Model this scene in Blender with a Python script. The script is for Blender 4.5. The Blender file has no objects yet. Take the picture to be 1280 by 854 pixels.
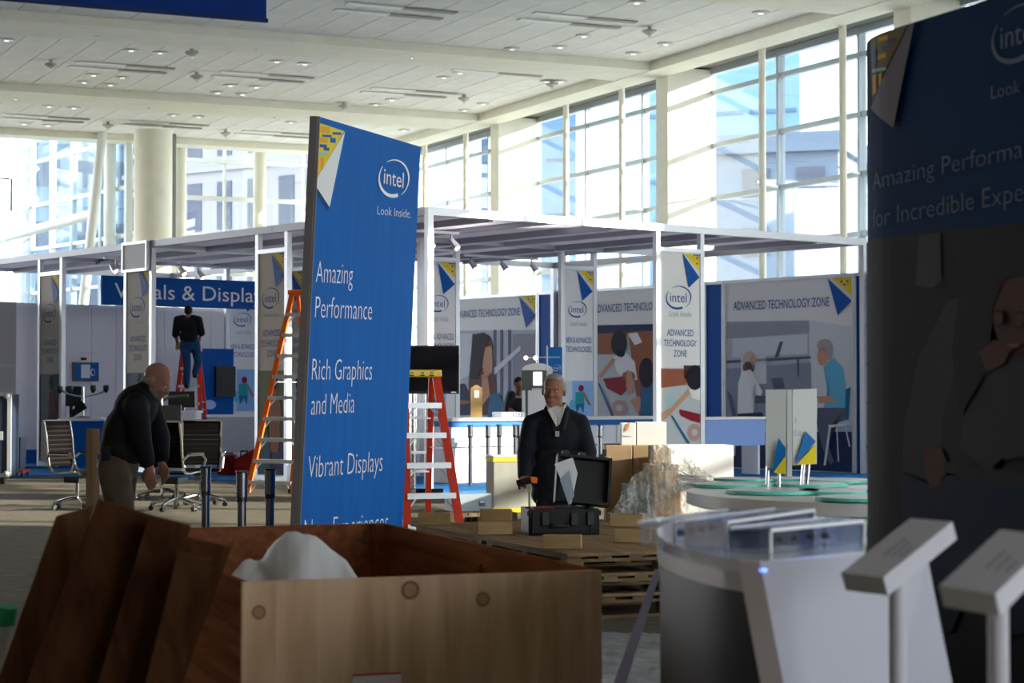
import bpy, bmesh, math, random
from mathutils import Vector, Matrix
random.seed(7)
scn = bpy.context.scene
COL = scn.collection
# ------------------------------------------------------------------ camera, world, sun, exposure
CAM_H, FPX, HORIZ = 1.5, 2489.0, 490.0
PITCH = math.atan((HORIZ - 427.0) / FPX)
cd = bpy.data.cameras.new('camera'); cam = bpy.data.objects.new('camera', cd); COL.objects.link(cam)
cam.location = (0, 0, CAM_H); cam.rotation_euler = (math.pi / 2 + PITCH, 0, 0)
cd.sensor_width = 36.0; cd.lens = 36.0 * FPX / 1280.0
cd.clip_start = .1; cd.clip_end = 600
cd.dof.use_dof = True; cd.dof.focus_distance = 17.0; cd.dof.aperture_fstop = 5.0
scn.camera = cam
world = bpy.data.worlds.new('world'); scn.world = world; world.use_nodes = True
wn = world.node_tree.nodes; wl = world.node_tree.links
bg = wn['Background']; bg.inputs[1].default_value = 7.5
wtc = wn.new('ShaderNodeTexCoord'); wsep = wn.new('ShaderNodeSeparateXYZ'); wr = wn.new('ShaderNodeValToRGB')
wl.new(wtc.outputs['Generated'], wsep.inputs[0]); wl.new(wsep.outputs['Z'], wr.inputs[0]); wl.new(wr.outputs[0], bg.inputs[0])
wr.color_ramp.elements[0].position = 0.0; wr.color_ramp.elements[0].color = (.96, .98, 1, 1)
wr.color_ramp.elements[1].position = .6; wr.color_ramp.elements[1].color = (.80, .90, 1, 1)
TH_B, TH_E = math.radians(25.5), math.radians(39.0)      # building axis, exhibit axis
SIN_B, COS_B, SIN_E, COS_E = math.sin(TH_B), math.cos(TH_B), math.sin(TH_E), math.cos(TH_E)
sd = bpy.data.lights.new('sun', 'SUN'); sun = bpy.data.objects.new('sun', sd); COL.objects.link(sun)
sd.energy = 18.0; sd.angle = math.radians(.6); sd.color = (1, .93, .80)
_to_sun = Vector((COS_B + .70 * SIN_B, SIN_B - .70 * COS_B, .38))
sun.rotation_euler = _to_sun.to_track_quat('Z', 'Y').to_euler(); sun.location = (40, 10, 30)
scn.view_settings.view_transform = 'Standard'; scn.view_settings.look = 'None'
scn.view_settings.exposure = 0.25; scn.view_settings.gamma = 1.0; scn.view_settings.use_curve_mapping = False
scn.cycles.max_bounces = 10; scn.cycles.diffuse_bounces = 5; scn.cycles.transparent_max_bounces = 24
scn.cycles.transmission_bounces = 6; scn.cycles.glossy_bounces = 4
scn.cycles.use_denoising = True; scn.cycles.caustics_reflective = False; scn.cycles.caustics_refractive = False
scn.cycles.sample_clamp_indirect = 8.0

# ------------------------------------------------------------------ picture <-> world measuring helpers
def ray(px, py):
    a = (px - 640.0) / FPX; b = (427.0 - py) / FPX
    return Vector((a, math.cos(PITCH) - b * math.sin(PITCH), math.sin(PITCH) + b * math.cos(PITCH)))
def U(px, py, D):
    r = ray(px, py); return Vector((0, 0, CAM_H)) + r * (D / r.y)
def F(px, py, z=0.0):
    r = ray(px, py); return Vector((0, 0, CAM_H)) + r * ((z - CAM_H) / r.z)
def Bw(v, u, z=0.0):        # building frame: v to the window side, u along the hall
    return Vector((v * COS_B - u * SIN_B, v * SIN_B + u * COS_B, z))
EC = Vector((-1.244, 29.5, 0))
def Ew(v, u, z=0.0):        # exhibit frame
    return EC + Vector((v * COS_E - u * SIN_E, v * SIN_E + u * COS_E, z))
def v_at(px, u):            # building v of picture column px on the plane u
    a = (px - 640.0) / FPX   # X = a Y ; u = -X sin + Y cos ; v = X cos + Y sin
    Y = u / (COS_B - a * SIN_B); return Y * (a * COS_B + SIN_B)
def u_at(px, v):
    a = (px - 640.0) / FPX
    Y = v / (a * COS_B + SIN_B); return Y * (COS_B - a * SIN_B)
def ev_at(px, u):           # exhibit v of column px on exhibit plane u
    a = (px - 640.0) / FPX; O = Ew(0, u)
    return (a * O.y - O.x) / (COS_E - a * SIN_E)
def eu_at(px, v):
    a = (px - 640.0) / FPX; O = Ew(v, 0)
    return (a * O.y - O.x) / (-SIN_E - a * COS_E)

# ------------------------------------------------------------------ materials
MATS = {}
def mat(name, col, rough=.6, metal=0.0, noise=0.0, scale=8.0, bump=0.0, emit=None, stretch=None, spec=None, coat=0.0, col2=None):
    if name in MATS: return MATS[name]
    m = bpy.data.materials.new(name); m.use_nodes = True; n = m.node_tree.nodes; l = m.node_tree.links
    b = n['Principled BSDF']; b.inputs['Roughness'].default_value = rough; b.inputs['Metallic'].default_value = metal
    c = (col[0], col[1], col[2], 1); b.inputs['Base Color'].default_value = c; m.diffuse_color = c
    b.inputs['Specular IOR Level'].default_value = spec if spec is not None else (.5 if (metal or rough < .45) else .12)
    if coat: b.inputs['Coat Weight'].default_value = coat; b.inputs['Coat Roughness'].default_value = .15
    if noise or bump or col2:
        tc = n.new('ShaderNodeTexCoord'); mp = n.new('ShaderNodeMapping'); nt = n.new('ShaderNodeTexNoise')
        l.new(tc.outputs['Object'], mp.inputs[0]); l.new(mp.outputs[0], nt.inputs['Vector'])
        if stretch: mp.inputs['Scale'].default_value = stretch
        nt.inputs['Scale'].default_value = scale; nt.inputs['Detail'].default_value = 5
        r = n.new('ShaderNodeValToRGB'); l.new(nt.outputs['Fac'], r.inputs[0])
        k = noise
        lo = col2 if col2 else tuple(x * (1 - k) for x in col); hi = tuple(min(1, x * (1 + k * .6)) for x in col)
        r.color_ramp.elements[0].position = .3; r.color_ramp.elements[1].position = .7
        r.color_ramp.elements[0].color = (*lo, 1); r.color_ramp.elements[1].color = (*hi, 1)
        l.new(r.outputs[0], b.inputs['Base Color'])
        if bump:
            bp = n.new('ShaderNodeBump'); bp.inputs['Strength'].default_value = bump; bp.inputs['Distance'].default_value = .02
            l.new(nt.outputs['Fac'], bp.inputs['Height']); l.new(bp.outputs[0], b.inputs['Normal'])
    if emit: b.inputs['Emission Color'].default_value = (*emit[:3], 1); b.inputs['Emission Strength'].default_value = emit[3]
    MATS[name] = m; return m
def glass_mat(name, tint=(.9, .96, 1), gloss=.10, rough=.02):
    if name in MATS: return MATS[name]
    m = bpy.data.materials.new(name); m.use_nodes = True; n = m.node_tree.nodes; l = m.node_tree.links
    n.remove(n['Principled BSDF']); o = n['Material Output']
    t = n.new('ShaderNodeBsdfTransparent'); t.inputs[0].default_value = (*tint, 1)
    g = n.new('ShaderNodeBsdfGlossy'); g.inputs['Roughness'].default_value = rough
    x = n.new('ShaderNodeMixShader'); x.inputs[0].default_value = gloss
    l.new(t.outputs[0], x.inputs[1]); l.new(g.outputs[0], x.inputs[2]); l.new(x.outputs[0], o.inputs[0])
    MATS[name] = m; return m
def film_mat(name, tint, opac, rough=.25):
    """thin plastic: part see-through, part diffuse, part shiny, with wrinkle relief"""
    m = bpy.data.materials.new(name); m.use_nodes = True; n = m.node_tree.nodes; l = m.node_tree.links
    b = n['Principled BSDF']; o = n['Material Output']; b.inputs['Base Color'].default_value = (*tint, 1); b.inputs['Roughness'].default_value = rough
    t = n.new('ShaderNodeBsdfTransparent'); x = n.new('ShaderNodeMixShader')
    tc = n.new('ShaderNodeTexCoord'); nt = n.new('ShaderNodeTexNoise'); nt.inputs['Scale'].default_value = 9; nt.inputs['Detail'].default_value = 6; nt.inputs['Distortion'].default_value = 1.5
    l.new(tc.outputs['Object'], nt.inputs['Vector'])
    mr = n.new('ShaderNodeMapRange'); mr.inputs[1].default_value = .35; mr.inputs[2].default_value = .7; mr.inputs[3].default_value = max(0, opac - .3); mr.inputs[4].default_value = min(1, opac + .3)
    l.new(nt.outputs['Fac'], mr.inputs[0]); l.new(mr.outputs[0], x.inputs[0])
    bp = n.new('ShaderNodeBump'); bp.inputs['Strength'].default_value = .8; bp.inputs['Distance'].default_value = .04
    l.new(nt.outputs['Fac'], bp.inputs['Height']); l.new(bp.outputs[0], b.inputs['Normal'])
    l.new(t.outputs[0], x.inputs[1]); l.new(b.outputs[0], x.inputs[2]); l.new(x.outputs[0], o.inputs[0])
    MATS[name] = m; return m
def plywood_mat(name, base, dark, knots=(), axis='x', grain=1.0):
    m = bpy.data.materials.new(name); m.use_nodes = True; n = m.node_tree.nodes; l = m.node_tree.links
    b = n['Principled BSDF']; b.inputs['Roughness'].default_value = .75; b.inputs['Specular IOR Level'].default_value = 0
    tc = n.new('ShaderNodeTexCoord'); mp = n.new('ShaderNodeMapping'); l.new(tc.outputs['Object'], mp.inputs[0])
    mp.inputs['Scale'].default_value = {'x': (.6, 9, 9), 'z': (6, 6, .7), 'y': (9, .6, 9)}[axis]
    nt = n.new('ShaderNodeTexNoise'); nt.inputs['Scale'].default_value = 2.2 * grain; nt.inputs['Detail'].default_value = 8; nt.inputs['Distortion'].default_value = .9
    l.new(mp.outputs[0], nt.inputs['Vector'])
    r = n.new('ShaderNodeValToRGB'); l.new(nt.outputs['Fac'], r.inputs[0])
    r.color_ramp.elements[0].position = .32; r.color_ramp.elements[0].color = (*dark, 1)
    r.color_ramp.elements[1].position = .62; r.color_ramp.elements[1].color = (*base, 1)
    cur = r.outputs[0]
    n2 = n.new('ShaderNodeTexNoise'); n2.inputs['Scale'].default_value = 1.7; n2.inputs['Detail'].default_value = 3; l.new(tc.outputs['Object'], n2.inputs['Vector'])
    mx = n.new('ShaderNodeMixRGB'); mx.blend_type = 'MULTIPLY'; mx.inputs[0].default_value = .35; l.new(cur, mx.inputs[1]); l.new(n2.outputs['Fac'], mx.inputs[2]); cur = mx.outputs[0]
    for (kx, ky, kz, kr) in knots:
        vm = n.new('ShaderNodeVectorMath'); vm.operation = 'DISTANCE'; l.new(tc.outputs['Object'], vm.inputs[0]); vm.inputs[1].default_value = (kx, ky, kz)
        rr = n.new('ShaderNodeValToRGB'); mm = n.new('ShaderNodeMath'); mm.operation = 'DIVIDE'; l.new(vm.outputs['Value'], mm.inputs[0]); mm.inputs[1].default_value = kr * 2
        l.new(mm.outputs[0], rr.inputs[0])
        e = rr.color_ramp.elements; e[0].position = 0; e[0].color = (.55, .55, .55, 1); e[1].position = .5; e[1].color = (0, 0, 0, 1)
        e.new(.28).color = (.5, .5, .5, 1); e.new(.38).color = (1, 1, 1, 1)
        m2 = n.new('ShaderNodeMixRGB'); l.new(rr.outputs[0], m2.inputs[0]); l.new(cur, m2.inputs[1]); m2.inputs[2].default_value = (dark[0] * .30, dark[1] * .20, dark[2] * .16, 1); cur = m2.outputs[0]
    l.new(cur, b.inputs['Base Color']); MATS[name] = m; return m

W_ = mat('white_paint', (.80, .80, .80), .5)
CREAM = mat('cream_paint', (.80, .77, .64), .7, noise=.05, scale=2)
CEILM = mat('ceiling_paint', (.84, .82, .75), .85, noise=.08, scale=1.2)
ALU = mat('aluminium', (.62, .64, .68), .42, .55)
ALUD = mat('grey_post_paint', (.42, .43, .47), .5, .3)
MULL = mat('mullion_grey', (.36, .42, .46), .5, .2)
MULLW = mat('mullion_white', (.72, .74, .70), .5)
BLUE = mat('exhibit_blue', (.004, .085, .36), .55)
BLUEB = mat('banner_blue', (.001, .115, .44), .7, noise=.10, scale=3, stretch=(4, 4, .3))
DBLUE = mat('deep_blue_cloth', (.004, .03, .20), .75, noise=.12, scale=3)
PWHITE = mat('panel_white', (.74, .74, .76), .5)
PGREY = mat('panel_lavender', (.52, .50, .60), .6)
INK = mat('ink_blue', (.01, .075, .30), .6)
INKG = mat('ink_grey', (.36, .38, .44), .6)
INKW = mat('ink_white', (.82, .82, .84), .5)
YEL = mat('print_yellow', (.78, .60, .03), .6)
YELD = mat('print_orange', (.75, .38, .03), .6)
BLK = mat('black_plastic', (.012, .012, .014), .35)
BLKM = mat('black_matte', (.015, .015, .017), .7)
CHROME = mat('chrome', (.72, .72, .74), .12, 1.0)
CHROMED = mat('dark_chrome', (.25, .26, .30), .22, 1.0)
RED = mat('ladder_red', (.62, .045, .02), .45)
ORANGE = mat('ladder_orange', (.85, .15, .02), .45)
YPLA = mat('yellow_plastic', (.80, .55, .02), .4)
GLASS = glass_mat('window_glass', (.95, .97, .96), .08)
GLASSL = glass_mat('tinted_glass', (.84, .92, .97), .12)

# ------------------------------------------------------------------ object helpers
def tag(o, label=None, cat=None, group=None, kind=None):
    if label: o['label'] = label
    if cat: o['category'] = cat
    if group: o['group'] = group
    if kind: o['kind'] = kind
    return o
def thing(name, label, cat, loc=(0, 0, 0), rz=0.0, group=None, kind=None):
    o = bpy.data.objects.new(name, None); COL.objects.link(o); o.empty_display_size = .2
    o.location = loc; o.rotation_euler = (0, 0, rz)
    o['_m'] = 1
    del o['_m']
    return tag(o, label, cat, group, kind)
def WM(o):
    M = Matrix.Identity(4)
    while o: M = o.matrix_basis @ M; o = o.parent
    return M
def copy_tree(o, parent=None):
    c = o.copy(); COL.objects.link(c)
    if parent: c.parent = parent
    for ch in list(o.children): copy_tree(ch, c)
    return c
class MB:
    def __init__(s): s.bm = bmesh.new(); s.mi = 0
    def _m(s, vs):
        fs = set()
        for v in vs: fs.update(v.link_faces)
        for f in fs: f.material_index = s.mi
    def box(s, c, d, rot=None, bev=0.0):
        r = bmesh.ops.create_cube(s.bm, size=1.0); vs = r['verts']
        M = Matrix.Translation(Vector(c)) @ (rot.to_4x4() if rot else Matrix.Identity(4)) @ Matrix.Diagonal((d[0], d[1], d[2], 1))
        bmesh.ops.transform(s.bm, matrix=M, verts=vs)
        if bev:
            es = set(e for v in vs for e in v.link_edges)
            g = bmesh.ops.bevel(s.bm, geom=list(es), offset=bev, segments=2, affect='EDGES', profile=.5)
            vs = g['verts']
        s._m(vs); return s
    def b2(s, x0, x1, y0, y1, z0, z1, bev=0.0):
        return s.box(((x0 + x1) / 2, (y0 + y1) / 2, (z0 + z1) / 2), (abs(x1 - x0), abs(y1 - y0), abs(z1 - z0)), None, bev)
    def bar(s, p0, p1, w, h, up=(0, 0, 1)):
        p0, p1 = Vector(p0), Vector(p1); d = p1 - p0; L = d.length; z = d.normalized()
        x = z.cross(Vector(up))
        if x.length < 1e-3: x = z.cross(Vector((0, 1, 0)))
        x.normalize(); y = z.cross(x)
        R = Matrix((x, y, z)).transposed()
        return s.box((p0 + p1) / 2, (w, h, L), R)
    def tube(s, p0, p1, r0, r1=None, seg=10, caps=True):
        p0, p1 = Vector(p0), Vector(p1); r1 = r0 if r1 is None else r1; d = p1 - p0
        r = bmesh.ops.create_cone(s.bm, cap_ends=caps, segments=seg, radius1=r0, radius2=r1, depth=d.length)
        M = Matrix.Translation((p0 + p1) / 2) @ Vector((0, 0, 1)).rotation_difference(d.normalized()).to_matrix().to_4x4()
        bmesh.ops.transform(s.bm, matrix=M, verts=r['verts']); s._m(r['verts']); return s
    def path(s, pts, r, seg=8):
        for a, b in zip(pts[:-1], pts[1:]): s.tube(a, b, r, seg=seg)
        for p in pts[1:-1]: s.ball(p, (r, r, r), 6)
        return s
    def ball(s, c, r, seg=10, rot=None):
        if not hasattr(r, '__len__'): r = (r, r, r)
        q = bmesh.ops.create_uvsphere(s.bm, u_segments=seg, v_segments=max(4, seg // 2 + 1), radius=1)
        M = Matrix.Translation(Vector(c)) @ (rot.to_4x4() if rot else Matrix.Identity(4)) @ Matrix.Diagonal((r[0], r[1], r[2], 1))
        bmesh.ops.transform(s.bm, matrix=M, verts=q['verts']); s._m(q['verts']); return s
    def poly(s, pts):
        vs = [s.bm.verts.new(Vector(p)) for p in pts]
        try: f = s.bm.faces.new(vs); f.material_index = s.mi
        except ValueError: pass
        return s
    def hexa(s, a, b):          # two matching corner loops -> closed solid
        n = len(a); va = [s.bm.verts.new(Vector(p)) for p in a]; vb = [s.bm.verts.new(Vector(p)) for p in b]
        fs = [s.bm.faces.new(va[::-1]), s.bm.faces.new(vb)]
        for i in range(n): fs.append(s.bm.faces.new((va[i], va[(i + 1) % n], vb[(i + 1) % n], vb[i])))
        for f in fs: f.material_index = s.mi
        return s
    def prism(s, pts, z0, z1):
        return s.hexa([(p[0], p[1], z0) for p in pts], [(p[0], p[1], z1) for p in pts])
    def slab(s, pts, t):        # planar corner loop given thickness along its normal
        p = [Vector(q) for q in pts]; nrm = (p[1] - p[0]).cross(p[2] - p[0]).normalized()
        return s.hexa(p, [q + nrm * t for q in p])
    def lathe(s, prof, c=(0, 0, 0), seg=20):
        rings = []
        for r, z in prof: rings.append([s.bm.verts.new((c[0] + r * math.cos(6.28318 * i / seg), c[1] + r * math.sin(6.28318 * i / seg), c[2] + z)) for i in range(seg)])
        for A, B in zip(rings[:-1], rings[1:]):
            for i in range(seg):
                f = s.bm.faces.new((A[i], A[(i + 1) % seg], B[(i + 1) % seg], B[i])); f.material_index = s.mi
        for R in (rings[0][::-1], rings[-1]):
            f = s.bm.faces.new(R); f.material_index = s.mi
        return s
    def build(s, name, mats, parent=None, world=False, smooth=False, tagk=None):
        me = bpy.data.meshes.new(name)
        if world and parent: bmesh.ops.transform(s.bm, matrix=WM(parent).inverted(), verts=s.bm.verts[:])
        bmesh.ops.recalc_face_normals(s.bm, faces=s.bm.faces[:])
        s.bm.to_mesh(me); s.bm.free()
        for m in (mats if isinstance(mats, (list, tuple)) else [mats]): me.materials.append(m)
        if smooth:
            me.polygons.foreach_set('use_smooth', [True] * len(me.polygons))
            try: me.set_sharp_from_angle(angle=math.radians(40))
            except Exception: pass
        o = bpy.data.objects.new(name, me); COL.objects.link(o)
        if parent: o.parent = parent
        return o
def obox(name, m, c, d, parent=None, rot=None, world=False, bev=0.0):
    return MB().box(c, d, rot, bev).build(name, m, parent, world)
def struct(o): o['kind'] = 'structure'; return o
def Ey(name, label, cat, v, u, z=0, group=None, kind=None): return thing(name, label, cat, Ew(v, u, z), TH_E, group, kind)

# ------------------------------------------------------------------ flat print on a panel face (local plane y = 0 looking to -y)
def clipx(poly, x, keep_right):
    out = []; n = len(poly)
    for i in range(n):
        a, b = poly[i], poly[(i + 1) % n]
        ia = (a[0] >= x) == keep_right; ib = (b[0] >= x) == keep_right
        if ia: out.append(a)
        if ia != ib:
            t = (x - a[0]) / (b[0] - a[0]) if b[0] != a[0] else 0; out.append((x, a[1] + t * (b[1] - a[1])))
    return out
class Print:
    def __init__(s, root, fmap=None, gap=.004, strip=0):
        s.root = root; s.fmap = fmap or (lambda x, z, off: Vector((x, -off, z))); s.items = []; s.gap = gap; s.strip = strip
        s.Mi = WM(root).inverted(); s.bounds = None
    def P(s, px, py):
        o = s.Mi @ Vector((0, 0, CAM_H)); d = (s.Mi.to_3x3() @ ray(px, py)); t = -o.y / d.y; p = o + d * t; return (p.x, p.z)
    def clipb(s, pts):
        if not s.bounds: return pts
        x0, x1, z0, z1 = s.bounds
        pts = clipx(pts, x0, True)
        if len(pts) > 2: pts = clipx(pts, x1, False)
        q = [(b, a) for a, b in pts]
        if len(q) > 2: q = clipx(q, z0, True)
        if len(q) > 2: q = clipx(q, z1, False)
        return [(b, a) for a, b in q]
    def poly(s, pts, m, layer=1, px=True):
        if px: pts = [s.P(*p) for p in pts]
        pts = s.clipb(pts)
        if len(pts) > 2: s.items.append((pts, m, layer))
        return s
    def rect(s, x0, z0, x1, z1, m, layer=1, px=False): return s.poly([(x0, z0), (x1, z0), (x1, z1), (x0, z1)], m, layer, px)
    def ell(s, cx, cy, rx, ry, m, layer=1, rot=0, n=18, px=True):
        c, q = math.cos(rot), math.sin(rot)
        return s.poly([(cx + rx * math.cos(t) * c - ry * math.sin(t) * q, cy + rx * math.cos(t) * q + ry * math.sin(t) * c) for t in [6.28318 * i / n for i in range(n)]], m, layer, px)
    def line(s, x0, y0, x1, y1, w, m, layer=1, px=True):
        d = math.hypot(x1 - x0, y1 - y0); nx, ny = -(y1 - y0) / d * w / 2, (x1 - x0) / d * w / 2
        return s.poly([(x0 + nx, y0 + ny), (x1 + nx, y1 + ny), (x1 - nx, y1 - ny), (x0 - nx, y0 - ny)], m, layer, px)
    def build(s, name, parent=None):
        if not s.items: return None
        bm = bmesh.new(); ms = []
        for pts, m, layer in s.items:
            if m not in ms: ms.append(m)
            pieces = [pts]
            if s.strip:
                xs = [p[0] for p in pts]; k = math.floor(min(xs) / s.strip) + 1; pieces = []; cur = pts
                while k * s.strip < max(xs) and len(cur) > 2:
                    pieces.append(clipx(cur, k * s.strip, False)); cur = clipx(cur, k * s.strip, True); k += 1
                pieces.append(cur)
            for pc in pieces:
                if len(pc) < 3: continue
                vs = [bm.verts.new(s.fmap(p[0], p[1], s.gap * layer)) for p in pc]
                try: bm.faces.new(vs).material_index = ms.index(m)
                except ValueError: pass
        bmesh.ops.triangulate(bm, faces=bm.faces[:])
        me = bpy.data.meshes.new(name); bm.to_mesh(me); bm.free()
        for m in ms: me.materials.append(m)
        o = bpy.data.objects.new(name, me); COL.objects.link(o); o.parent = parent or s.root; return o
_TX = {}
THIN = 0.0
def text_geo(body0):
    body = body0; key = (body0, THIN)
    if key not in _TX:
        c = bpy.data.curves.new('t', 'FONT'); c.body = body; c.size = 1.0; c.offset = THIN; c.resolution_u = 3
        o = bpy.data.objects.new('t', c); COL.objects.link(o)
        dg = bpy.context.evaluated_depsgraph_get(); me = bpy.data.meshes.new_from_object(o.evaluated_get(dg))
        vs = [v.co.copy() for v in me.vertices]; fs = [tuple(p.vertices) for p in me.polygons]
        bpy.data.objects.remove(o); bpy.data.curves.remove(c); bpy.data.meshes.remove(me)
        _TX[key] = (vs, fs, min(v.x for v in vs), max(v.x for v in vs))
    return _TX[key]
CAPH = None
def text_mesh(parent, lines, m, fmap=None, off=.006, name='lettering'):
    """lines: (words, x0, x1, baseline z, cap height) in panel-local metres, one mesh"""
    global CAPH
    if CAPH is None: CAPH = max(v.y for v in text_geo('H')[0])
    fmap = fmap or (lambda x, z, o: Vector((x, -o, z)))
    V = []; Fc = []
    for L in lines:
        body, x0, x1, zb, h = L[:5]; slope = L[5] if len(L) > 5 else 0
        vs, fs, a, b = text_geo(body); k = len(V)
        for v in vs:
            x = x0 + (v.x - a) / (b - a) * (x1 - x0); V.append(fmap(x, zb + v.y / CAPH * h + slope * (x - x0), off))
        Fc += [tuple(i + k for i in f) for f in fs]
    me = bpy.data.meshes.new(name); me.from_pydata(V, [], Fc); me.materials.append(m)
    o = bpy.data.objects.new(name, me); COL.objects.link(o); o.parent = parent; return o
def logo(parent, cx, cz, w, m, fmap=None, off=.006, asp=.66):
    """tilted open oval swoosh of changing width with the lower-case word inside"""
    fmap = fmap or (lambda x, z, o: Vector((x, -o, z)))
    V = []; Fc = []; n = 44; a = w / 2; b = a * asp; c, s_ = math.cos(.12), math.sin(.12)
    def seg(t0, t1, w0, wm, w1):
        k0 = len(V)
        for i in range(n + 1):
            t = i / n; th = math.radians(t0 + (t1 - t0) * t); wd = (w0 * (1 - t) + w1 * t) + (wm - (w0 + w1) / 2) * math.sin(math.pi * t)
            for r in (1.0, 1.0 - wd):
                x, z = a * r * math.cos(th) * (1.0 if r == 1 else 1.0), b * r * math.sin(th)
                V.append(fmap(cx + x * c - z * s_, cz + x * s_ + z * c, off))
            if i: q = k0 + 2 * i; Fc.append((q - 2, q, q + 1, q - 1))
    seg(118, -62, .03, .10, .03)      # over the top and down the right
    seg(-75, -222, .20, .13, .04)     # heavy stroke along the bottom and up the left
    me = bpy.data.meshes.new('logo_ring'); me.from_pydata(V, [], Fc); me.materials.append(m)
    o = bpy.data.objects.new('logo_ring', me); COL.objects.link(o); o.parent = parent
    text_mesh(parent, [('intel', cx - a * .66, cx + a * .62, cz - b * .38, b * .80)], m, fmap, off, 'logo_word')
    return o
def corner_print(pr, x0, z1, w, h, right=True, seed=3):
    """yellow circuit print showing under a folded corner; (x0,z1) is the outer top corner"""
    rnd = random.Random(seed); sg = -1 if right else 1
    T = lambda a, b: (x0 + sg * a * w, z1 - b * h)
    pr.poly([T(0, 0), T(.95, 0), T(0, .85)], YEL, 2, False)
    n = 7
    for i in range(n):
        for j in range(n):
            a, b = i / n, j / n
            if a / .95 + b / .85 > .74: continue
            q = rnd.random(); mt = BLUE if q < .3 else (YELD if q < .55 else None)
            if mt: pr.poly([T(a, b), T(a + .1, b), T(a + .1, b + .09), T(a, b + .09)], mt, 3, False)

# ================================================================== THE HALL
HC = 10.0
def quadBw(v0, v1, u0, u1, z): return [Bw(v0, u0, z), Bw(v1, u0, z), Bw(v1, u1, z), Bw(v0, u1, z)]
def hexB(mb, v0, v1, u0, u1, z0, z1): return mb.hexa(quadBw(v0, v1, u0, u1, z0), quadBw(v0, v1, u0, u1, z1))
# carpet: dark brown-grey with a fine broken stripe
CARPET = mat('hall_carpet', (.155, .135, .10), .95, noise=.3, scale=5, bump=.3, stretch=(1, 5, 1), col2=(.075, .064, .05))
FLOORW = mat('worn_carpet', (.16, .15, .13), .95, noise=.4, scale=6)
struct(hexB(MB(), -22, 27.6, -14, 78, -.3, 0).build('floor', CARPET))
PAVE = mat('street_paving', (.42, .42, .42), .9, noise=.15, scale=.5)
struct(MB().b2(-250, 250, -60, 420, -.9, -.42).build('ground', PAVE))
# ceiling: near slab, beams and individual panels
ceil = struct(hexB(MB(), -22, 25.2, -14, 34.2, HC, HC + .4).build('ceiling', CEILM))
mb = MB()
hexB(mb, -22, 27.8, 33, 66, HC + .05, HC + .4)
hexB(mb, 25.2, 27.8, -14, 33, HC + .0, HC + .4)
mb.build('ceiling_backing', mat('ceiling_gap', (.20, .19, .17), .9), ceil)
for (a, b) in ((34.2, 36.2), (44.6, 46.5), (55.2, 57.4), (64.6, 65.6)):
    mb = MB(); hexB(mb, -22, 25.2, a, b, HC - .22, HC + .05); mb.build('beam', CREAM, ceil)
mb = MB(); hexB(mb, 25.2, 26.0, -14, 65.6, HC - .24, HC + .04); mb.build('window_beam', CREAM, ceil)
pm = {}
for (a, b) in ((36.2, 44.6), (46.5, 55.2), (57.4, 64.6)):
    for half in (0, 1):
        ua = a + (b - a) / 2 * half; ub = ua + (b - a) / 2
        v = 25.2 - .85
        while v > 4.0:
            key = (a, half)
            if key not in pm:
                m_ = MB(); m_.b2(.012, .838, .012, (b - a) / 2 - .012, 0, .05); o = m_.build('ceiling_panel', CEILM, ceil); pm[key] = o
            else:
                o = pm[key].copy(); COL.objects.link(o); o.parent = ceil
            o.location = Bw(v, ua, HC - random.uniform(0, .006)); o.rotation_euler = (0, 0, TH_B)
            v -= .85
    mb = MB(); hexB(mb, -22, v + .85, a, b, HC, HC + .05); mb.build('ceiling_plate', CEILM, ceil)
# window wall on the right
wr_ = MB(); hexB(wr_, 26.0, 27.8, -14, 6.4, 0, HC + .4)
struct(wr_.build('wall_right', CREAM))
ZT = [2.4, 3.8, 5.2, 6.6, 8.0, 9.4]
MU = [10 + i * 3.47 + .0 for i in range(0)]
mull_u = [45.3 + 3.44 * k for k in range(-11, 6)]
col_u = [45.05 + 10.4 * k for k in range(-3, 2)]
fin_u = []
for c in col_u: fin_u += [c + 2.6, c + 5.95]
k = 0
for c in [col_u[0] - 10.4 + .0] + col_u:
    if c > 12: struct(hexB(MB(), 26.0, 27.45, c, c + .62, 0, HC).build('column', CREAM))
for f in fin_u:
    o = MB().tube(Bw(26.05, f, 0), Bw(26.05, f, HC), .085, seg=12).build('fin_post', CREAM, None, smooth=True); struct(o)
    tag(o)
edges = sorted(mull_u + [6.4])
edges = [e for e in edges if e < 63.5] + [65.4]
wi = 0
starts = list(range(0, len(edges) - 1, 3))
for si in starts:
    es = edges[si:si + 4]
    if len(es) < 2: break
    wi += 1
    mb = MB(); hexB(mb, 27.3, 27.5, es[0], es[-1], 0, .25); hexB(mb, 27.3, 27.5, es[0], es[-1], HC - .12, HC + .3)
    w = struct(mb.build('window_%d' % wi, MULL))
    for e in es[:-1]:
        hexB(MB(), 27.3, 27.5, e - .05, e + .05, .25, HC - .12).build('mullion', MULL, w)
    for z in [1.0] + ZT:
        hexB(MB(), 27.33, 27.47, es[0], es[-1], z - .06, z + .06).build('transom', MULL, w)
    for e0, e1 in zip(es[:-1], es[1:]):
        zz = [.25, 1.0] + ZT + [HC - .12]
        for z0, z1 in zip(zz[:-1], zz[1:]):
            hexB(MB(), 27.39, 27.41, e0 + .05, e1 - .05, z0 + .06, z1 - .06).build('pane', GLASS, w)
    # stay rods from the fin posts to the mullions
    for e in es[:-1]:
        for z in (3.8, 6.6):
            MB().tube(Bw(26.1, e - .9, z), Bw(27.35, e, z), .03, seg=6).build('stay_rod', MULLW, w)
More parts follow.
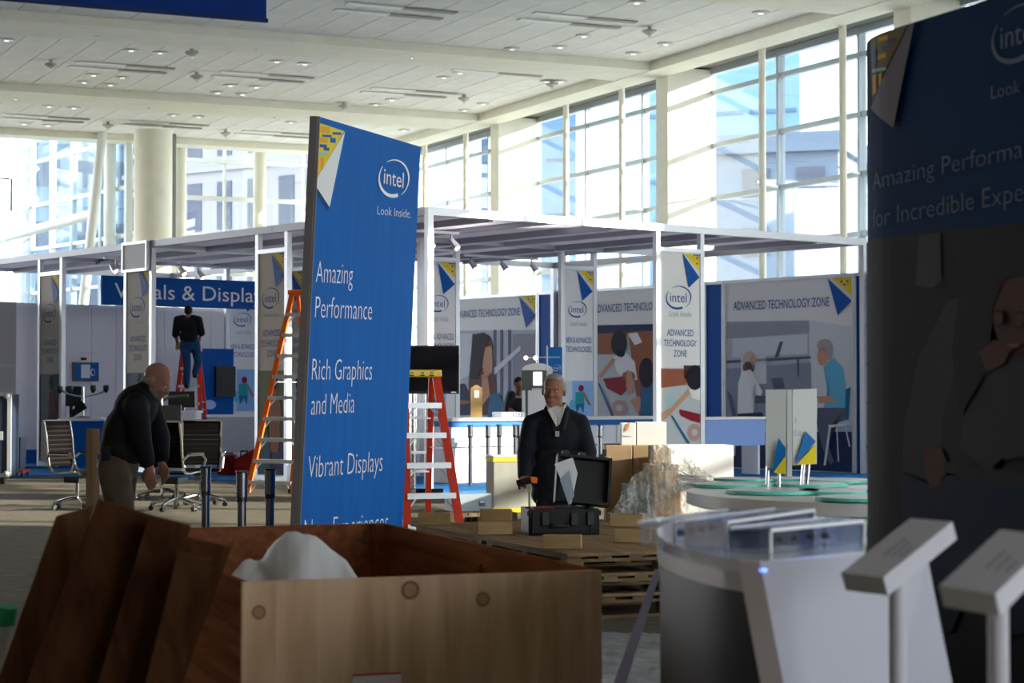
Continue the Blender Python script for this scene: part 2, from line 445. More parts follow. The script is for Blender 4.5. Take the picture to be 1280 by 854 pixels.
# far end wall of glass
mv = [v_at(p, 66.6) for p in (160, 185, 220, 275, 317 - 43)] 
far_v = [17.4, 19.2, 20.7, 22.1, 23.6, 25.1, 26.6, 27.8]
zz = [0.2, 1.7, 3.0, 4.3, 5.6, 6.9, 8.2, 9.5, HC + .2]
mb = MB(); hexB(mb, 17.4, 27.8, 66.5, 66.7, 0, .2); hexB(mb, 17.4, 27.8, 66.5, 66.7, HC, HC + .4)
w = struct(mb.build('window_%d' % (wi + 1), MULLW))
for v in far_v: hexB(MB(), v - .04, v + .04, 66.52, 66.68, .2, HC).build('mullion', MULLW, w)
for z in zz[1:-1]: hexB(MB(), 17.4, 27.8, 66.5, 66.72, z - .07, z + .07).build('transom', MULLW, w)
for a, b in zip(far_v[:-1], far_v[1:]):
    for z0, z1 in zip(zz[:-1], zz[1:]): hexB(MB(), a + .04, b - .04, 66.59, 66.61, z0 + .07, z1 - .07).build('pane', GLASS, w)
for px in (224, 324):
    v = v_at(px, 66.0); r = .3 if px == 324 else .28
    struct(MB().tube(Bw(v, 66.0, 0), Bw(v, 66.0, HC), r * .75, seg=16).build('column', CREAM, smooth=True))
v = v_at(212, 63.9); struct(hexB(MB(), v - .16, v + .16, 63.8, 64.1, 0, HC).build('trim_1', mat('steel_cover', (.20, .20, .19), .5, .4)))
v = v_at(183, 62.5); struct(MB().lathe([(.72, .1), (.60, .14), (.60, HC - .3), (.66, HC - .22)], Bw(v, 61.8, 0) , 32).build('column', CREAM, smooth=True))
# angled glass facade on the far left
A0 = U(160, 300, 66); A0.z = 0; A1 = U(22, 300, 74); A1.z = 0
ad = (A1 - A0); AL = ad.length; ad.normalize(); an = Vector((ad.y, -ad.x, 0))
def Aw(t, z, n=0.0): q = A0 + ad * t + an * n; return Vector((q.x, q.y, z))
def hexA(mb, t0, t1, n0, n1, z0, z1):
    return mb.hexa([Aw(t0, z0, n0), Aw(t1, z0, n0), Aw(t1, z0, n1), Aw(t0, z0, n1)], [Aw(t0, z1, n0), Aw(t1, z1, n0), Aw(t1, z1, n1), Aw(t0, z1, n1)])
HT = 13.0
mb = MB(); hexA(mb, 0, AL, -.08, .08, 0, .3); hexA(mb, 0, AL, -.08, .08, HT - .2, HT)
w = struct(mb.build('window_%d' % (wi + 2), MULLW))
at_ = [0, AL * .22, AL * .47, AL * .66, AL * .86, AL]
az = [.3, 1.9, 3.5, 5.1, 6.7, 8.3, 9.9, 11.4, HT - .2]
for i, t in enumerate(at_): hexA(MB(), t - (.13 if i in (1, 2, 4) else .06), t + .06, -.1, .1, .3, HT).build('mullion', MULL if i in (1, 2, 4) else MULLW, w)
for z in az[1:-1]: hexA(MB(), 0, AL, -.07, .07, z - .06, z + .06).build('transom', MULLW, w)
for a, b in zip(at_[:-1], at_[1:]):
    for z0, z1 in zip(az[:-1], az[1:]): hexA(MB(), a + .06, b - .13, -.01, .01, z0 + .06, z1 - .06).build('pane', GLASSL, w)
fr = MB()
for z in (2.6, 7.1): fr.tube(Aw(0, z + .25, -1.2), Aw(AL, z - .1, -1.2), .17, seg=10)
fr.build('wind_beam', MULLW, w, smooth=True)
p0, p1 = U(128, 165, 65), U(102, 400, 65); MB().tube(p0, p1, .16, seg=10).build('raking_strut', MULLW, w, smooth=True)
MB().tube(U(138, 160, 66.5), U(136, 420, 66.5), .2, seg=10).build('pillar', MULLW, w, smooth=True)
MB().tube(U(-6, 200, 74), U(60, 160, 70), .22, seg=10).build('roof_strut', MULLW, w, smooth=True)
for k in range(5):
    MB().tube(U(26, 190 + k * 38, 73), U(46, 172 + k * 38, 72.5), .10, seg=8).build('lattice_strut', MULLW, w, smooth=True)
MB().tube(U(25, 150, 73), U(24, 560, 73), .22, seg=10).build('pillar', MULLW, w, smooth=True)
# tiled wall and balcony at the extreme left
TILE = mat('white_tile_wall', (.74, .74, .74), .5)
q0, q1 = U(26, 300, 75), U(-160, 300, 66); q0.z = q1.z = 0
struct(MB().slab([q0, q1, q1 + Vector((0, 0, 13)), q0 + Vector((0, 0, 13))], .3).build('wall_left', TILE))
mb = MB()
b0, b1 = U(14, 277, 68), U(-60, 272, 66)
mb.slab([b0, b1, b1 + Vector((0, 0, .35)), b0 + Vector((0, 0, .35))], .5)
bal = struct(mb.build('balcony', W_))
mb = MB(); mb.bar(b0 + Vector((0, 0, 1.45)), b1 + Vector((0, 0, 1.45)), .07, .05); mb.bar(b0 + Vector((0, 0, .35)), b0 + Vector((0, 0, 1.45)), .06, .06); mb.build('hand_rail', BLKM, bal)
MB().slab([b0 + Vector((0, 0, .4)), b1 + Vector((0, 0, .4)), b1 + Vector((0, 0, 1.4)), b0 + Vector((0, 0, 1.4))], .02).build('rail_glass', GLASSL, bal)
# remaining shell: left side, behind the camera
WALLG = mat('hall_wall', (.48, .46, .42), .8)
struct(hexB(MB(), -22.3, -22, -14, 60, 0, HC + .4).build('wall_back', WALLG))
wfb = MB(); hexB(wfb, -22, 27.8, -14.3, -14, 0, .8); hexB(wfb, -22, 27.8, -14.3, -14, 9.2, HC + .4); hexB(wfb, -22, 4.0, -14.3, -14, .8, 9.2)
for k in range(6, 9): hexB(wfb, -22 + k * 6.1, -21.4 + k * 6.1, -14.3, -14, .8, 9.2)
struct(wfb.build('wall_front', WALLG))
w = struct(hexB(MB(), 4.0, 27, -14.2, -14.1, 5.5, 5.65).build('window_9', MULLW))
for k in range(4, 8): hexB(MB(), max(4.02, -21.35 + k * 6.1), -15.95 + k * 6.1, -14.16, -14.14, .82, 9.18).build('pane', GLASS, w)

# ---- things outside seen through the glass
BLDW = mat('pale_facade', (.19, .19, .215), .8); BLDWIN = mat('facade_window', (.05, .06, .09), .5)
BLDG = mat('blue_glass_facade', (.10, .19, .30), .5); BLDL = mat('facade_joint', (.05, .10, .17), .6)
def building(label, cpx, D, w_, h_, rz, wall, cols, rows, wx, wz, z0=2.0, band=None, group=None):
    p = U(cpx, 300, D); t = thing('office_building', label, 'building', (p.x, p.y, -.42), rz)
    MB().b2(-w_ / 2, w_ / 2, 0, 14, 0, h_).build('wall', wall, t)
    MB().b2(-w_ / 2 - .3, w_ / 2 + .3, -.3, 14.3, h_, h_ + .8).build('roof', wall, t)
    proto = None
    for i in range(cols):
        for j in range(rows):
            x = -w_ / 2 + (i + .5) * w_ / cols; z = z0 + (j + .5) * (h_ - z0) / rows
            if proto is None:
                proto = MB().b2(-wx / 2, wx / 2, -.06, .1, -wz / 2, wz / 2).build('window', BLDWIN if wall is not BLDG else BLDL, t); o = proto
            else: o = proto.copy(); COL.objects.link(o); o.parent = t
            o.location = (x, 0, z)
    if band:
        for j in range(1, rows): MB().b2(-w_ / 2, w_ / 2, -.15, .05, z0 + j * (h_ - z0) / rows - .12, z0 + j * (h_ - z0) / rows + .12).build('ledge', wall, t)
    return t
building('pale stone office block with rows of tall windows seen through the end glass', 262, 108, 14, 30, math.radians(-38), BLDW, 6, 7, 1.1, 2.6, band=1)
building('white striped tower with narrow window bands outside the end glass', 362, 130, 11, 36, math.radians(8), mat('white_facade', (.26, .26, .27), .8), 8, 9, .55, 3.2)
building('bluish block behind the slanted glass on the far left', 110, 118, 12, 24, math.radians(20), mat('bluish_facade', (.12, .17, .24), .6), 5, 6, 1.5, 1.6, band=1)
building('blue glass tower outside the big windows on the right', 900, 92, 7.5, 44, math.radians(-20), BLDG, 3, 14, 2.2, .18, z0=1)
building('dark blue low block outside the right windows above the canopy', 945, 84, 7, 12, math.radians(-20), mat('dark_blue_facade', (.08, .11, .16), .5), 3, 4, 1.2, 1.2)
building('light blue glass tower seen past the middle window column', 660, 118, 6, 40, math.radians(-20), BLDG, 3, 12, 1.7, .18, z0=1)

sun_block = thing('office_building', 'tall neighbouring office block across the street on the window side', 'building', Bw(37, 13.6, -.42), TH_B)  # out of view, added to block sun from the left stands
MB().b2(0, 4.5, 0, 19, 0, 34).build('wall', BLDW, sun_block)
MB().b2(-.3, 4.8, -.3, 19.3, 34, 34.8).build('roof', BLDW, sun_block)
o0 = None
for i in range(7):
    for j in range(10):
        if o0 is None: o0 = MB().b2(-.06, .1, -.8, .8, -1, 1).build('window', BLDWIN, sun_block); o = o0
        else: o = o0.copy(); COL.objects.link(o)
        o.location = (0, 1.6 + i * 2.7, 3 + j * 3.2)
# ---- ceiling fittings
def cpt(px, py, z=HC): return F(px, py, z)
LENS = mat('lens_highlight', (.9, .88, .8), .3, emit=(1, .95, .85, 1.0)); RIM = mat('lamp_rim', (.55, .53, .48), .4)  # lens glow stands in for small highlights on unlit downlights
dl = thing('downlight', 'small round recessed ceiling downlight', 'ceiling light')
MB().lathe([(.20, 0), (.20, .03), (.15, .03), (.13, -.005)], (0, 0, -.02), 14).build('rim', RIM, dl)
MB().lathe([(.06, 0), (.06, .02)], (0, 0, -.035), 10).build('lens', LENS, dl)
DL = [(20, 36), (8, 49), (180, 49), (164, 62), (218, 52), (200, 65), (117, 93), (105, 102), (153, 96), (138, 105), (367, 65), (346, 76), (381, 79), (288, 106), (272, 115), (321, 108), (303, 117), (74, 124), (61, 132), (105, 126), (92, 134), (30, 154), (60, 156), (231, 135), (217, 143), (262, 137), (248, 145), (380, 146), (364, 152), (684, 101), (701, 101), (604, 129), (581, 137), (505, 162), (525, 155), (796, 2), (951, 15), (832, 54), (792, 66), (555, 96), (575, 90), (470, 130), (490, 124), (640, 60), (620, 68), (700, 58), (730, 44)]
grp = 'recessed ceiling downlights'
dl['group'] = grp; CLU = [(14, 42, 'at the far left edge near the ceiling front'), (190, 57, 'in the near bay below the hanging banner'), (128, 100, 'in the near bay left, behind the long diffuser'), (365, 73, 'in the near bay right above the big blue banner'), (305, 112, 'in the near bay left above the big blue banner'), (90, 129, 'in the far bay at the left'), (45, 155, 'in the last bay at the left corner'), (240, 140, 'in the far bay over the end glass'), (372, 149, 'just left of the big banner top'), (692, 101, 'near the window beam over the middle column'), (592, 133, 'near the window beam above the stand corner'), (515, 158, 'at the far ceiling corner'), (796, 2, 'cut by the top edge right of centre'), (951, 15, 'at the top near the window beam'), (812, 60, 'beside the window beam at right'), (565, 93, 'in the middle of the ceiling right of the banner'), (480, 127, 'above the right edge of the big blue banner'), (630, 64, 'in the centre of the ceiling'), (715, 50, 'right of the ceiling centre')]
def cl_of(px, py): return min(range(len(CLU)), key=lambda i: (CLU[i][0] - px) ** 2 + (CLU[i][1] - py) ** 2 * 4)
MEM = {}
for q in DL: MEM.setdefault(cl_of(*q), []).append(q)
ORD = {1: ['round recessed downlight'], 2: ['left round downlight of the pair', 'right round downlight of the pair'], 3: ['left downlight of three', 'middle downlight of three', 'right downlight of three'], 4: ['leftmost downlight of four', 'second downlight of four from left', 'third downlight of four from left', 'rightmost downlight of four']}
def dl_label(q):
    c = cl_of(*q); m = sorted(MEM[c]); k = m.index(q)
    base = ORD[len(m)][k] if len(m) in ORD else 'downlight number %d from left of the row' % (k + 1)
    return base + ' ' + CLU[c][2]
first = True
for px, py in DL:
    p = cpt(px, py)
    o = dl if first else copy_tree(dl); first = False
    o.location = (p.x, p.y, HC - .012); o['label'] = dl_label((px, py))
_unused = 0 # = 'small round recessed downlight in the white panel ceiling'

sp = thing('ceiling_sensor', 'white round pendant sprinkler dome under the ceiling', 'sprinkler', group='sprinkler domes')
MB().lathe([(.07, 0), (.07, -.10), (.22, -.12), (.24, -.18), (.10, -.26), (.03, -.27)], (0, 0, 0), 14).build('dome', mat('dome_grey', (.45, .43, .38), .4), sp, smooth=True)
MB().lathe([(.05, -.26), (.05, -.34)], (0, 0, 0), 10).build('nozzle', CHROME, sp)
SPL = ['big sprinkler dome under the near beam at upper left', 'sprinkler dome left of the first air diffuser', 'sprinkler dome between the two near diffusers', 'sprinkler dome under the near beam right of the hanging banner', 'sprinkler dome at the left edge of the far bay', 'sprinkler dome under the second beam above the round column', 'sprinkler dome under the second beam left of the big banner', 'sprinkler dome in the last bay over the slanted glass', 'sprinkler dome in the last bay over the end glass', 'sprinkler dome right of the banner top near the far corner', 'lone sprinkler dome near the window beam at the right', 'sprinkler dome just above the big blue banner', 'small sprinkler dome near the middle of the near bay', 'sprinkler dome in the middle of the ceiling', 'sprinkler dome between ceiling middle and window beam']
first = True
for si_, (px, py) in enumerate([(120, 33), (64, 75), (246, 90), (320, 50), (20, 113), (186, 125), (343, 137), (135, 152), (282, 162), (580, 118), (812, 33), (430, 128), (240, 60), (515, 60), (690, 100)]):
    p = cpt(px, py)
    o = sp if first else copy_tree(sp); first = False; o.location = (p.x, p.y, HC - .0); o.scale = (.75,) * 3; o['label'] = SPL[si_]
sl = thing('air_diffuser', 'long slotted air diffuser set in the white ceiling', 'vent', group='ceiling air diffusers')
SLW = mat('slot_white', (.85, .84, .80), .5); SLD = mat('slot_dark', (.38, .36, .32), .8)
for k in (0, 1):
    y = k * .8
    MB().b2(-1.3 + k * .0, 0, y, y + .22, -.03, 0).build('slot', SLW, sl); MB().b2(0, 1.3, y, y + .22, -.025, 0).build('slot', SLD, sl)
VL = ['left air diffuser in the near ceiling bay', 'air diffuser in the near bay left of the banner top', 'air diffuser in the far bay at the left edge', 'air diffuser in the far bay over the end glass', 'air diffuser in the last bay beside the banner top edge', 'air diffuser cut by the top edge of the picture', 'air diffuser at the top right of the ceiling middle', 'air diffuser right of the big banner in the far bay', 'air diffuser close to the window beam']
first = True
for vi_, (px, py) in enumerate([(158, 80), (336, 92), (60, 145), (212, 153), (352, 165), (505, 8), (735, 20), (520, 112), (640, 84)]):
    p = cpt(px, py)
    o = sl if first else copy_tree(sl); first = False; o.location = (p.x, p.y, HC - .012); o.rotation_euler = (0, 0, TH_B); o['label'] = VL[vi_]
# hanging blue banner at the top left
hb = thing('hanging_banner', 'dark blue banner hanging from the ceiling at the top left', 'banner')
D0 = 26.0; pr_ = U(333, 28, D0); zb = pr_.z; vv = pr_.x * COS_B + pr_.y * SIN_B; uu = -pr_.x * SIN_B + pr_.y * COS_B
hb.location = Bw(vv - 5.0, uu, zb); hb.rotation_euler = (0, 0, TH_B)
MB().b2(0, 5.0, 0, .03, .03, 1.7).build('cloth', DBLUE, hb)
MB().b2(-.02, 5.02, -.015, .045, 0, .05).build('hem_rod', mat('navy_hem', (.003, .02, .12), .5), hb)
for x in (.4, 4.6): MB().tube((x, .015, 1.7), (x, .015, HC - zb), .008, seg=5).build('wire', ALUD, hb)

# ================================================================== THE EXHIBIT (blue carpet, canopy, walls)
HE = 4.25
CANOPY = mat('canopy_cloth', (.84, .80, .90), .8); 
_n = CANOPY.node_tree.nodes; _l = CANOPY.node_tree.links; _t = _n.new('ShaderNodeBsdfTranslucent'); _t.inputs[0].default_value = (.93, .89, .98, 1); _x = _n.new('ShaderNodeMixShader'); _x.inputs[0].default_value = .75
_l.new(_n['Principled BSDF'].outputs[0], _x.inputs[1]); _l.new(_t.outputs[0], _x.inputs[2]); _l.new(_x.outputs[0], _n['Material Output'].inputs[0])
BEAMD = mat('canopy_beam', (.26, .26, .30), .5, .3)
BCARP = mat('blue_carpet', (.02, .15, .42), .9, noise=.2, scale=6)
bc = Ey('blue_carpet', 'bright blue carpet laid under the exhibit stands', 'carpet', 0, 0)
MB().b2(-.35, 10.2, -.35, 17.5, 0, .035).build('carpet', BCARP, bc)
MB().b2(-4.5, -.6, 9.0, 21, 0, .03).build('carpet', BCARP, bc)
def canopy(name, label, us, vs, cloth, lamps, post_at, z=HE):
    t = Ey(name, label, 'canopy', 0, 0)
    for u in us: MB().b2(vs[0], vs[-1] + .1, u, u + .09, z - .12, z).build('rail', ALU, t)
    for v in vs: MB().b2(v, v + .09, us[0] + .09, us[-1], z - .12, z).build('rail', ALUD, t)
    for (a, b, c, d) in cloth: MB().b2(a + .1, b - .02, c + .1, d - .02, z - .045, z - .02).build('cloth_panel', CANOPY, t)
    for (a, b, c, d) in cloth:
        m = (a + b) / 2; MB().b2(m, m + .08, c + .1, d - .02, z - .15, z - .05).build('beam', BEAMD, t)
    for (v, u) in post_at: MB().b2(v, v + .1, u, u + .1, 0.035, z - .12).build('post', ALU, t)
    for (v, u, k) in lamps:
        MB().b2(v - .9, v + .9, u - .02, u + .02, z - .19, z - .15).build('lamp_track', ALU, t)
        for i in range(k):
            x = v - .75 + 1.5 * i / max(1, k - 1)
            l = MB().tube((x, u, z - .19), (x, u, z - .3), .018, seg=6).tube((x, u, z - .28), (x + .05, u - .1, z - .42), .045, .07, seg=10).build('spot_lamp', CHROME, t)
            MB().tube((x + .05, u - .1, z - .42), (x + .052, u - .105, z - .425), .05, seg=10).build('bulb', mat('spot_bulb', (.9, .8, .6), .4, emit=(1, .82, .55, 6)), l)
    return t
canopy('canopy', 'large metal canopy frame with white cloth roof over the front stands, nearest post brightly sunlit',
       [0, 4.3, 8.6], [0, 2.45, 4.9, 7.3, 9.7],
       [(0, 2.45, 0, 4.3), (2.45, 4.9, 0, 4.3), (4.9, 7.3, 0, 4.3), (0, 2.45, 4.3, 8.6), (2.45, 4.9, 4.3, 8.6), (4.9, 7.3, 4.3, 8.6), (7.3, 9.7, 0, 2.6)],
       [(1.2, 2.0, 4), (3.7, 5.2, 3), (6.2, 6.0, 3)],
       [(0, 0), (9.7, 0), (4.9, 8.6), (9.7, 8.6)])
canopy('canopy', 'farther canopy frame at the left end over the white walls and desks',
       [9.1, 13.0, 17.0], [0, 2.6, 5.2], [(0, 2.6, 9.1, 13.0), (2.6, 5.2, 9.1, 13.0), (0, 2.6, 13.0, 17.0)],
       [(1.3, 11, 3), (3.8, 12, 2)], [(5.2, 9.1), (0, 17.0), (5.2, 13.0)])
hdr = Ey('framed_sign', 'small white framed header panel hanging between the two canopies', 'panel', 0, 8.72)
hdr.rotation_euler = (0, 0, TH_E - math.pi / 2); hdr.location = Ew(-.06, 9.35)
MB().b2(0, .85, 0, .03, 3.75, 4.2).build('panel', PWHITE, hdr)
mb = MB(); mb.b2(-.05, 0, -.02, .05, 3.7, 4.25); mb.b2(.85, .9, -.02, .05, 3.7, 4.25); mb.b2(0, .85, -.02, .05, 3.7, 3.75); mb.b2(0, .85, -.02, .05, 4.2, 4.25); mb.build('frame', ALU, hdr)

SKIN = mat('print_skin', (.55, .30, .20), .7); SKIND = mat('print_skin_dark', (.32, .15, .09), .7)
def C3(n, r, g, b): return mat('print_' + n, (r, g, b), .6)
PHAIR = C3('dark_hair', .012, .012, .025); PBROWN = C3('brown_wood', .30, .10, .055); PMAP = C3('pale_map', .48, .52, .56)
PLAV = C3('lavender', .42, .45, .55); PLAV2 = C3('pale_grey', .58, .62, .68); PNAVY = C3('navy', .015, .03, .09); PDENIM = C3('denim', .02, .13, .28)
PSHIRT = C3('sky_shirt', .12, .42, .66); PGRYD = C3('slate', .10, .12, .17); PREDC = C3('crimson', .25, .01, .03); PWHT = C3('white', .75, .76, .78)
PGRN = C3('leaf_green', .10, .13, .06); PBLL = C3('pale_blue', .25, .45, .75); PTEAL = C3('teal', .02, .28, .32); PMAR = C3('maroon', .10, .02, .02)
PBWN2 = C3('auburn', .10, .04, .035); PHG = C3('grey_hair', .35, .34, .34); PBEIGE = C3('beige', .50, .45, .40)

def photo_children(pr, q, x0, x1, y0, y1, variant=0):
    """two children drawing on a floor map, seen from above"""
    b = [q(x0, y0), q(x1, y0), q(x1, y1), q(x0, y1)]
    pr.poly(b, PMAP, 2)
    P = lambda pts, m, l=3: pr.poly([q(*p) for p in pts], m, l)
    def E(cx, cy, rx, ry, m, l=4, rot=0):
        c, s = math.cos(rot), math.sin(rot); P([(cx + rx * math.cos(t) * c - ry * math.sin(t) * s, cy + rx * math.cos(t) * s + ry * math.sin(t) * c) for t in [6.283 * i / 16 for i in range(16)]], m, l)
    if variant == 0:
        P([(222, 375), (360, 365), (340, 400), (285, 470), (222, 470)], PBROWN); P([(222, 350), (450, 345), (450, 372), (222, 385)], PNAVY, 4)
        P([(345, 365), (450, 365), (450, 725), (392, 725), (372, 520)], PBROWN)
        P([(345, 385), (385, 380), (405, 420), (375, 432)], PWHT, 4)
        P([(285, 480), (335, 460), (375, 500), (385, 575), (330, 570), (300, 540)], PWHT, 4)
        E(311, 425, 33, 52, PHAIR, 6); E(318, 465, 18, 16, PHAIR, 6)
        P([(285, 482), (296, 492), (236, 565), (224, 560)], SKIN, 5); P([(345, 530), (365, 550), (370, 625), (350, 640), (340, 600)], SKIN, 6)
        P([(245, 570), (330, 560), (352, 605), (320, 640), (262, 610)], PREDC, 5)
        P([(222, 585), (232, 590), (290, 722), (280, 725)], PDENIM, 5)
        E(312, 690, 34, 34, C3('rose', .45, .28, .27), 4); E(312, 690, 14, 14, PMAP, 5); E(350, 560, 28, 22, SKIND, 5)
        E(425, 545, 32, 62, PHAIR, 7); P([(402, 600), (450, 590), (450, 725), (398, 725)], PDENIM, 6); P([(355, 660), (395, 640), (410, 690), (385, 712)], SKIN, 5)
    else:
        P([(480, 528), (600, 530), (585, 595), (480, 608)], PBROWN)
        P([(575, 515), (645, 515), (645, 570), (575, 570)], PBWN2, 3)
        P([(590, 600), (645, 610), (645, 660), (610, 650)], PWHT, 4); E(618, 565, 34, 52, PHAIR, 6)
        P([(590, 618), (602, 630), (530, 705), (512, 700)], SKIN, 5); P([(480, 712), (512, 692), (530, 700), (505, 730), (488, 740)], SKIN, 5)
        P([(555, 695), (645, 715), (645, 752), (605, 742), (560, 720)], PREDC, 5)
        P([(520, 720), (530, 724), (600, 835), (588, 835)], PDENIM, 5)
        E(618, 790, 30, 36, C3('rose', .45, .28, .27), 4); E(618, 790, 12, 14, PMAP, 5)
        E(520, 655, 18, 22, C3('map_teal', .35, .55, .60), 3); E(545, 770, 10, 8, C3('map_teal', .35, .55, .60), 3)
def Q(ox, oy, s): return lambda x, y: (ox + x / s, oy + y / s)

def pylon(px0, px1, row, axis, label, style, photo=None, words=('ADVANCED', 'TECHNOLOGY', 'ZONE'), h=3.8, group='tall banner pylons under the canopies', w=.9, metal=ALU):
    """axis 'v': faces the front; axis 'u': stands on the left rail and faces left"""
    if axis == 'v':
        a = ev_at(px0, row); w = max(.7, min(1.0, ev_at(px1, row) - a)); t = thing('banner_pylon', label, 'banner', Ew(a, row), TH_E, group)
    else:
        a = eu_at(px0, row); b = eu_at(px1, row); w = a - b; t = thing('banner_pylon', label, 'banner', Ew(row, a), TH_E - math.pi / 2, group)
    MB().b2(0, w, .02, .06, .12, h).build('panel', PWHITE if style != 'dark' else PBEIGE, t)  # panels turned from the sun: white swapped for beige, shade put into the colour
    for x in (-.09, w): MB().b2(x, x + .09, 0, .09, .036, HE - .125).build('post', metal, t)
    MB().b2(0, w, .0, .08, h, h + .07).build('top_rail', ALU, t); MB().b2(0, w, .0, .08, .04, .12).build('bottom_rail', ALU, t)
    pr = Print(t, lambda x, z, o: Vector((x, .02 - o, z))); pr.bounds = (.01, w - .01, .12, h - .01)
    corner_print(pr, w, h - .02, .38, .32, True)
    pr.poly([(w - .40, h - .02), (w - .02, h - .40), (w - .27, h - .58)], BLUE, 4, False); pr.build('corner_print'); pr.items = []
    if style == 'px' and photo: photo(pr)
    elif photo: photo(pr, w)
    pr.build('printed_picture')
    fm = lambda x, z, o: Vector((x, .02 - o, z)); s = w / .9
    logo(t, w * .46, 3.05, .58 * s, INK, fm)
    text_mesh(t, [('Look Inside', w * .22, w * .78, 2.74, .09)], INKG, fm)
    zs = [2.42, 2.25, 2.08]
    text_mesh(t, [(wd, w * .5 - min(len(wd) * .037, .40) * s, w * .5 + min(len(wd) * .037, .40) * s, z, .105) for wd, z in zip(words, zs)], INK, fm)
    return t
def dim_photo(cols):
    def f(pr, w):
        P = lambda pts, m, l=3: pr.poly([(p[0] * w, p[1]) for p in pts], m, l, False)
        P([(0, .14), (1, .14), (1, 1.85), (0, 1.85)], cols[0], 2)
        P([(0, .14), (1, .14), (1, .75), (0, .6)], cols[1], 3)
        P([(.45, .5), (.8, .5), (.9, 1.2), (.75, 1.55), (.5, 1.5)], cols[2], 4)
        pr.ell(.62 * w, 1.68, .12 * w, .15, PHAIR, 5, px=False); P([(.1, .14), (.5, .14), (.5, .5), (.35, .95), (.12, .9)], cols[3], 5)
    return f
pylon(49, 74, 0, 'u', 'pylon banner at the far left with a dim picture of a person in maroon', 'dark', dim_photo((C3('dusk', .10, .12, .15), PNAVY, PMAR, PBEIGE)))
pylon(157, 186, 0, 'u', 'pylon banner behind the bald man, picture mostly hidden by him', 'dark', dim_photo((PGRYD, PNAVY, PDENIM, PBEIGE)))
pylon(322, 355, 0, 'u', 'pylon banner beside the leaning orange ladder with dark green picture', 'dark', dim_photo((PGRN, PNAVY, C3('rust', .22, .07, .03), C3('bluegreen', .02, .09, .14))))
def ph_run(x0, x1, y0, y1):
    def f(pr):
        pr.poly([(x0, y0), (x1, y0), (x1, y1), (x0, y1)], PBLL, 2)
        w = x1 - x0; pr.poly([(x0, y0), (x0 + w * .3, y0), (x0 + w * .3, y1), (x0, y1)], PLAV2, 3)
        cx = x0 + w * .55; cy = y0 + (y1 - y0) * .5
        pr.ell(cx + 1, cy - 13, 3.4, 4.2, PREDC, 5); pr.poly([(cx - 6, cy - 8), (cx + 4, cy - 9), (cx + 5, cy + 6), (cx - 6, cy + 7)], PTEAL, 5)
        pr.poly([(cx - 6, cy + 7), (cx + 5, cy + 6), (cx + 4, cy + 18), (cx, cy + 10), (cx - 5, cy + 18)], PDENIM, 5); pr.line(cx + 4, cy - 7, cx + 12, cy + 8, 3, SKIND, 5)
        pr.ell(cx - 9, cy + 8, 5, 7, PSHIRT, 4)
    return f
NAT = ('NEW & ADVANCED', 'TECHNOLOGIES', '')
def nat(t): pass
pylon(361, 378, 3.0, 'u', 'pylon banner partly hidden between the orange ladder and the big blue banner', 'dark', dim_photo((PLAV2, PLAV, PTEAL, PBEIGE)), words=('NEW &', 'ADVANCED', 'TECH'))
pylon(287, 322, 13.1, 'v', 'pylon banner with a running player, above the red bags at the left stands', 'px', ph_run(286, 320, 462, 514), words=('NEW & ADVANCED', 'TECHNOLOGIES'))
pylon(530, 557, 4.25, 'v', 'pylon banner just right of the big blue banner, behind the television', 'px', ph_run(522, 558, 470, 520), words=('NEW & ADVANCED', 'TECHNOLOGIES'))
pylon(706, 742, 4.6, 'v', 'pylon banner with pale blue running player picture behind the grey-haired man', 'px', ph_run(704, 743, 476, 521), words=('NEW & ADVANCED', 'TECHNOLOGIES'))
pylon(826, 876, 0.0, 'v', 'pale pylon banner with children on a map, above the white boxes', 'px', lambda pr: photo_children(pr, Q(680, 300, 3.283), 476, 650, 525, 840, 1), metal=mat('post_white', (.66, .68, .72), .4, .3))

# long back wall of panels along the right side of the canopy
WV = 9.82
HW = 3.65
bwp = {}
def wall_panel(px0, px1, m, label, title=None, photo=None, name='exhibit_panel', plen=None):
    u0 = eu_at(px0, WV); u1 = eu_at(px1, WV); w = u0 - u1
    t = thing(name, label, 'panel', Ew(WV, u0), TH_E - math.pi / 2, 'back wall panels of the exhibit')
    MB().b2(.04, w - .04, 0, .05, .036, HW - .06).build('panel', m, t)
    for x in (0, w - .04): MB().b2(x, x + .04, -.02, .07, .036, HW).build('frame_post', ALU, t)
    MB().b2(.04, w - .04, -.02, .07, HW - .06, HW).build('top_rail', ALU, t)
    if title or photo:
        pr = Print(t); pr.bounds = (.045, w - .045, .05, HW - .065)
        if title:
            corner_print(pr, w - .05, HW - .07, .50, .40, True, 5)
            pr.poly([(w - .62, HW - .07), (w - .05, HW - .50), (w - .38, HW - .76)], BLUE, 4, False); pr.build('corner_print'); pr.items = []
        if photo: photo(pr)
        pr.build('printed_picture')
        if title:
            p0 = pr.P(*title[1]); p1 = pr.P(*title[2])
            text_mesh(t, [(title[0], p0[0], p1[0], (p0[1] + p1[1]) / 2, .165)], INK)
    return t
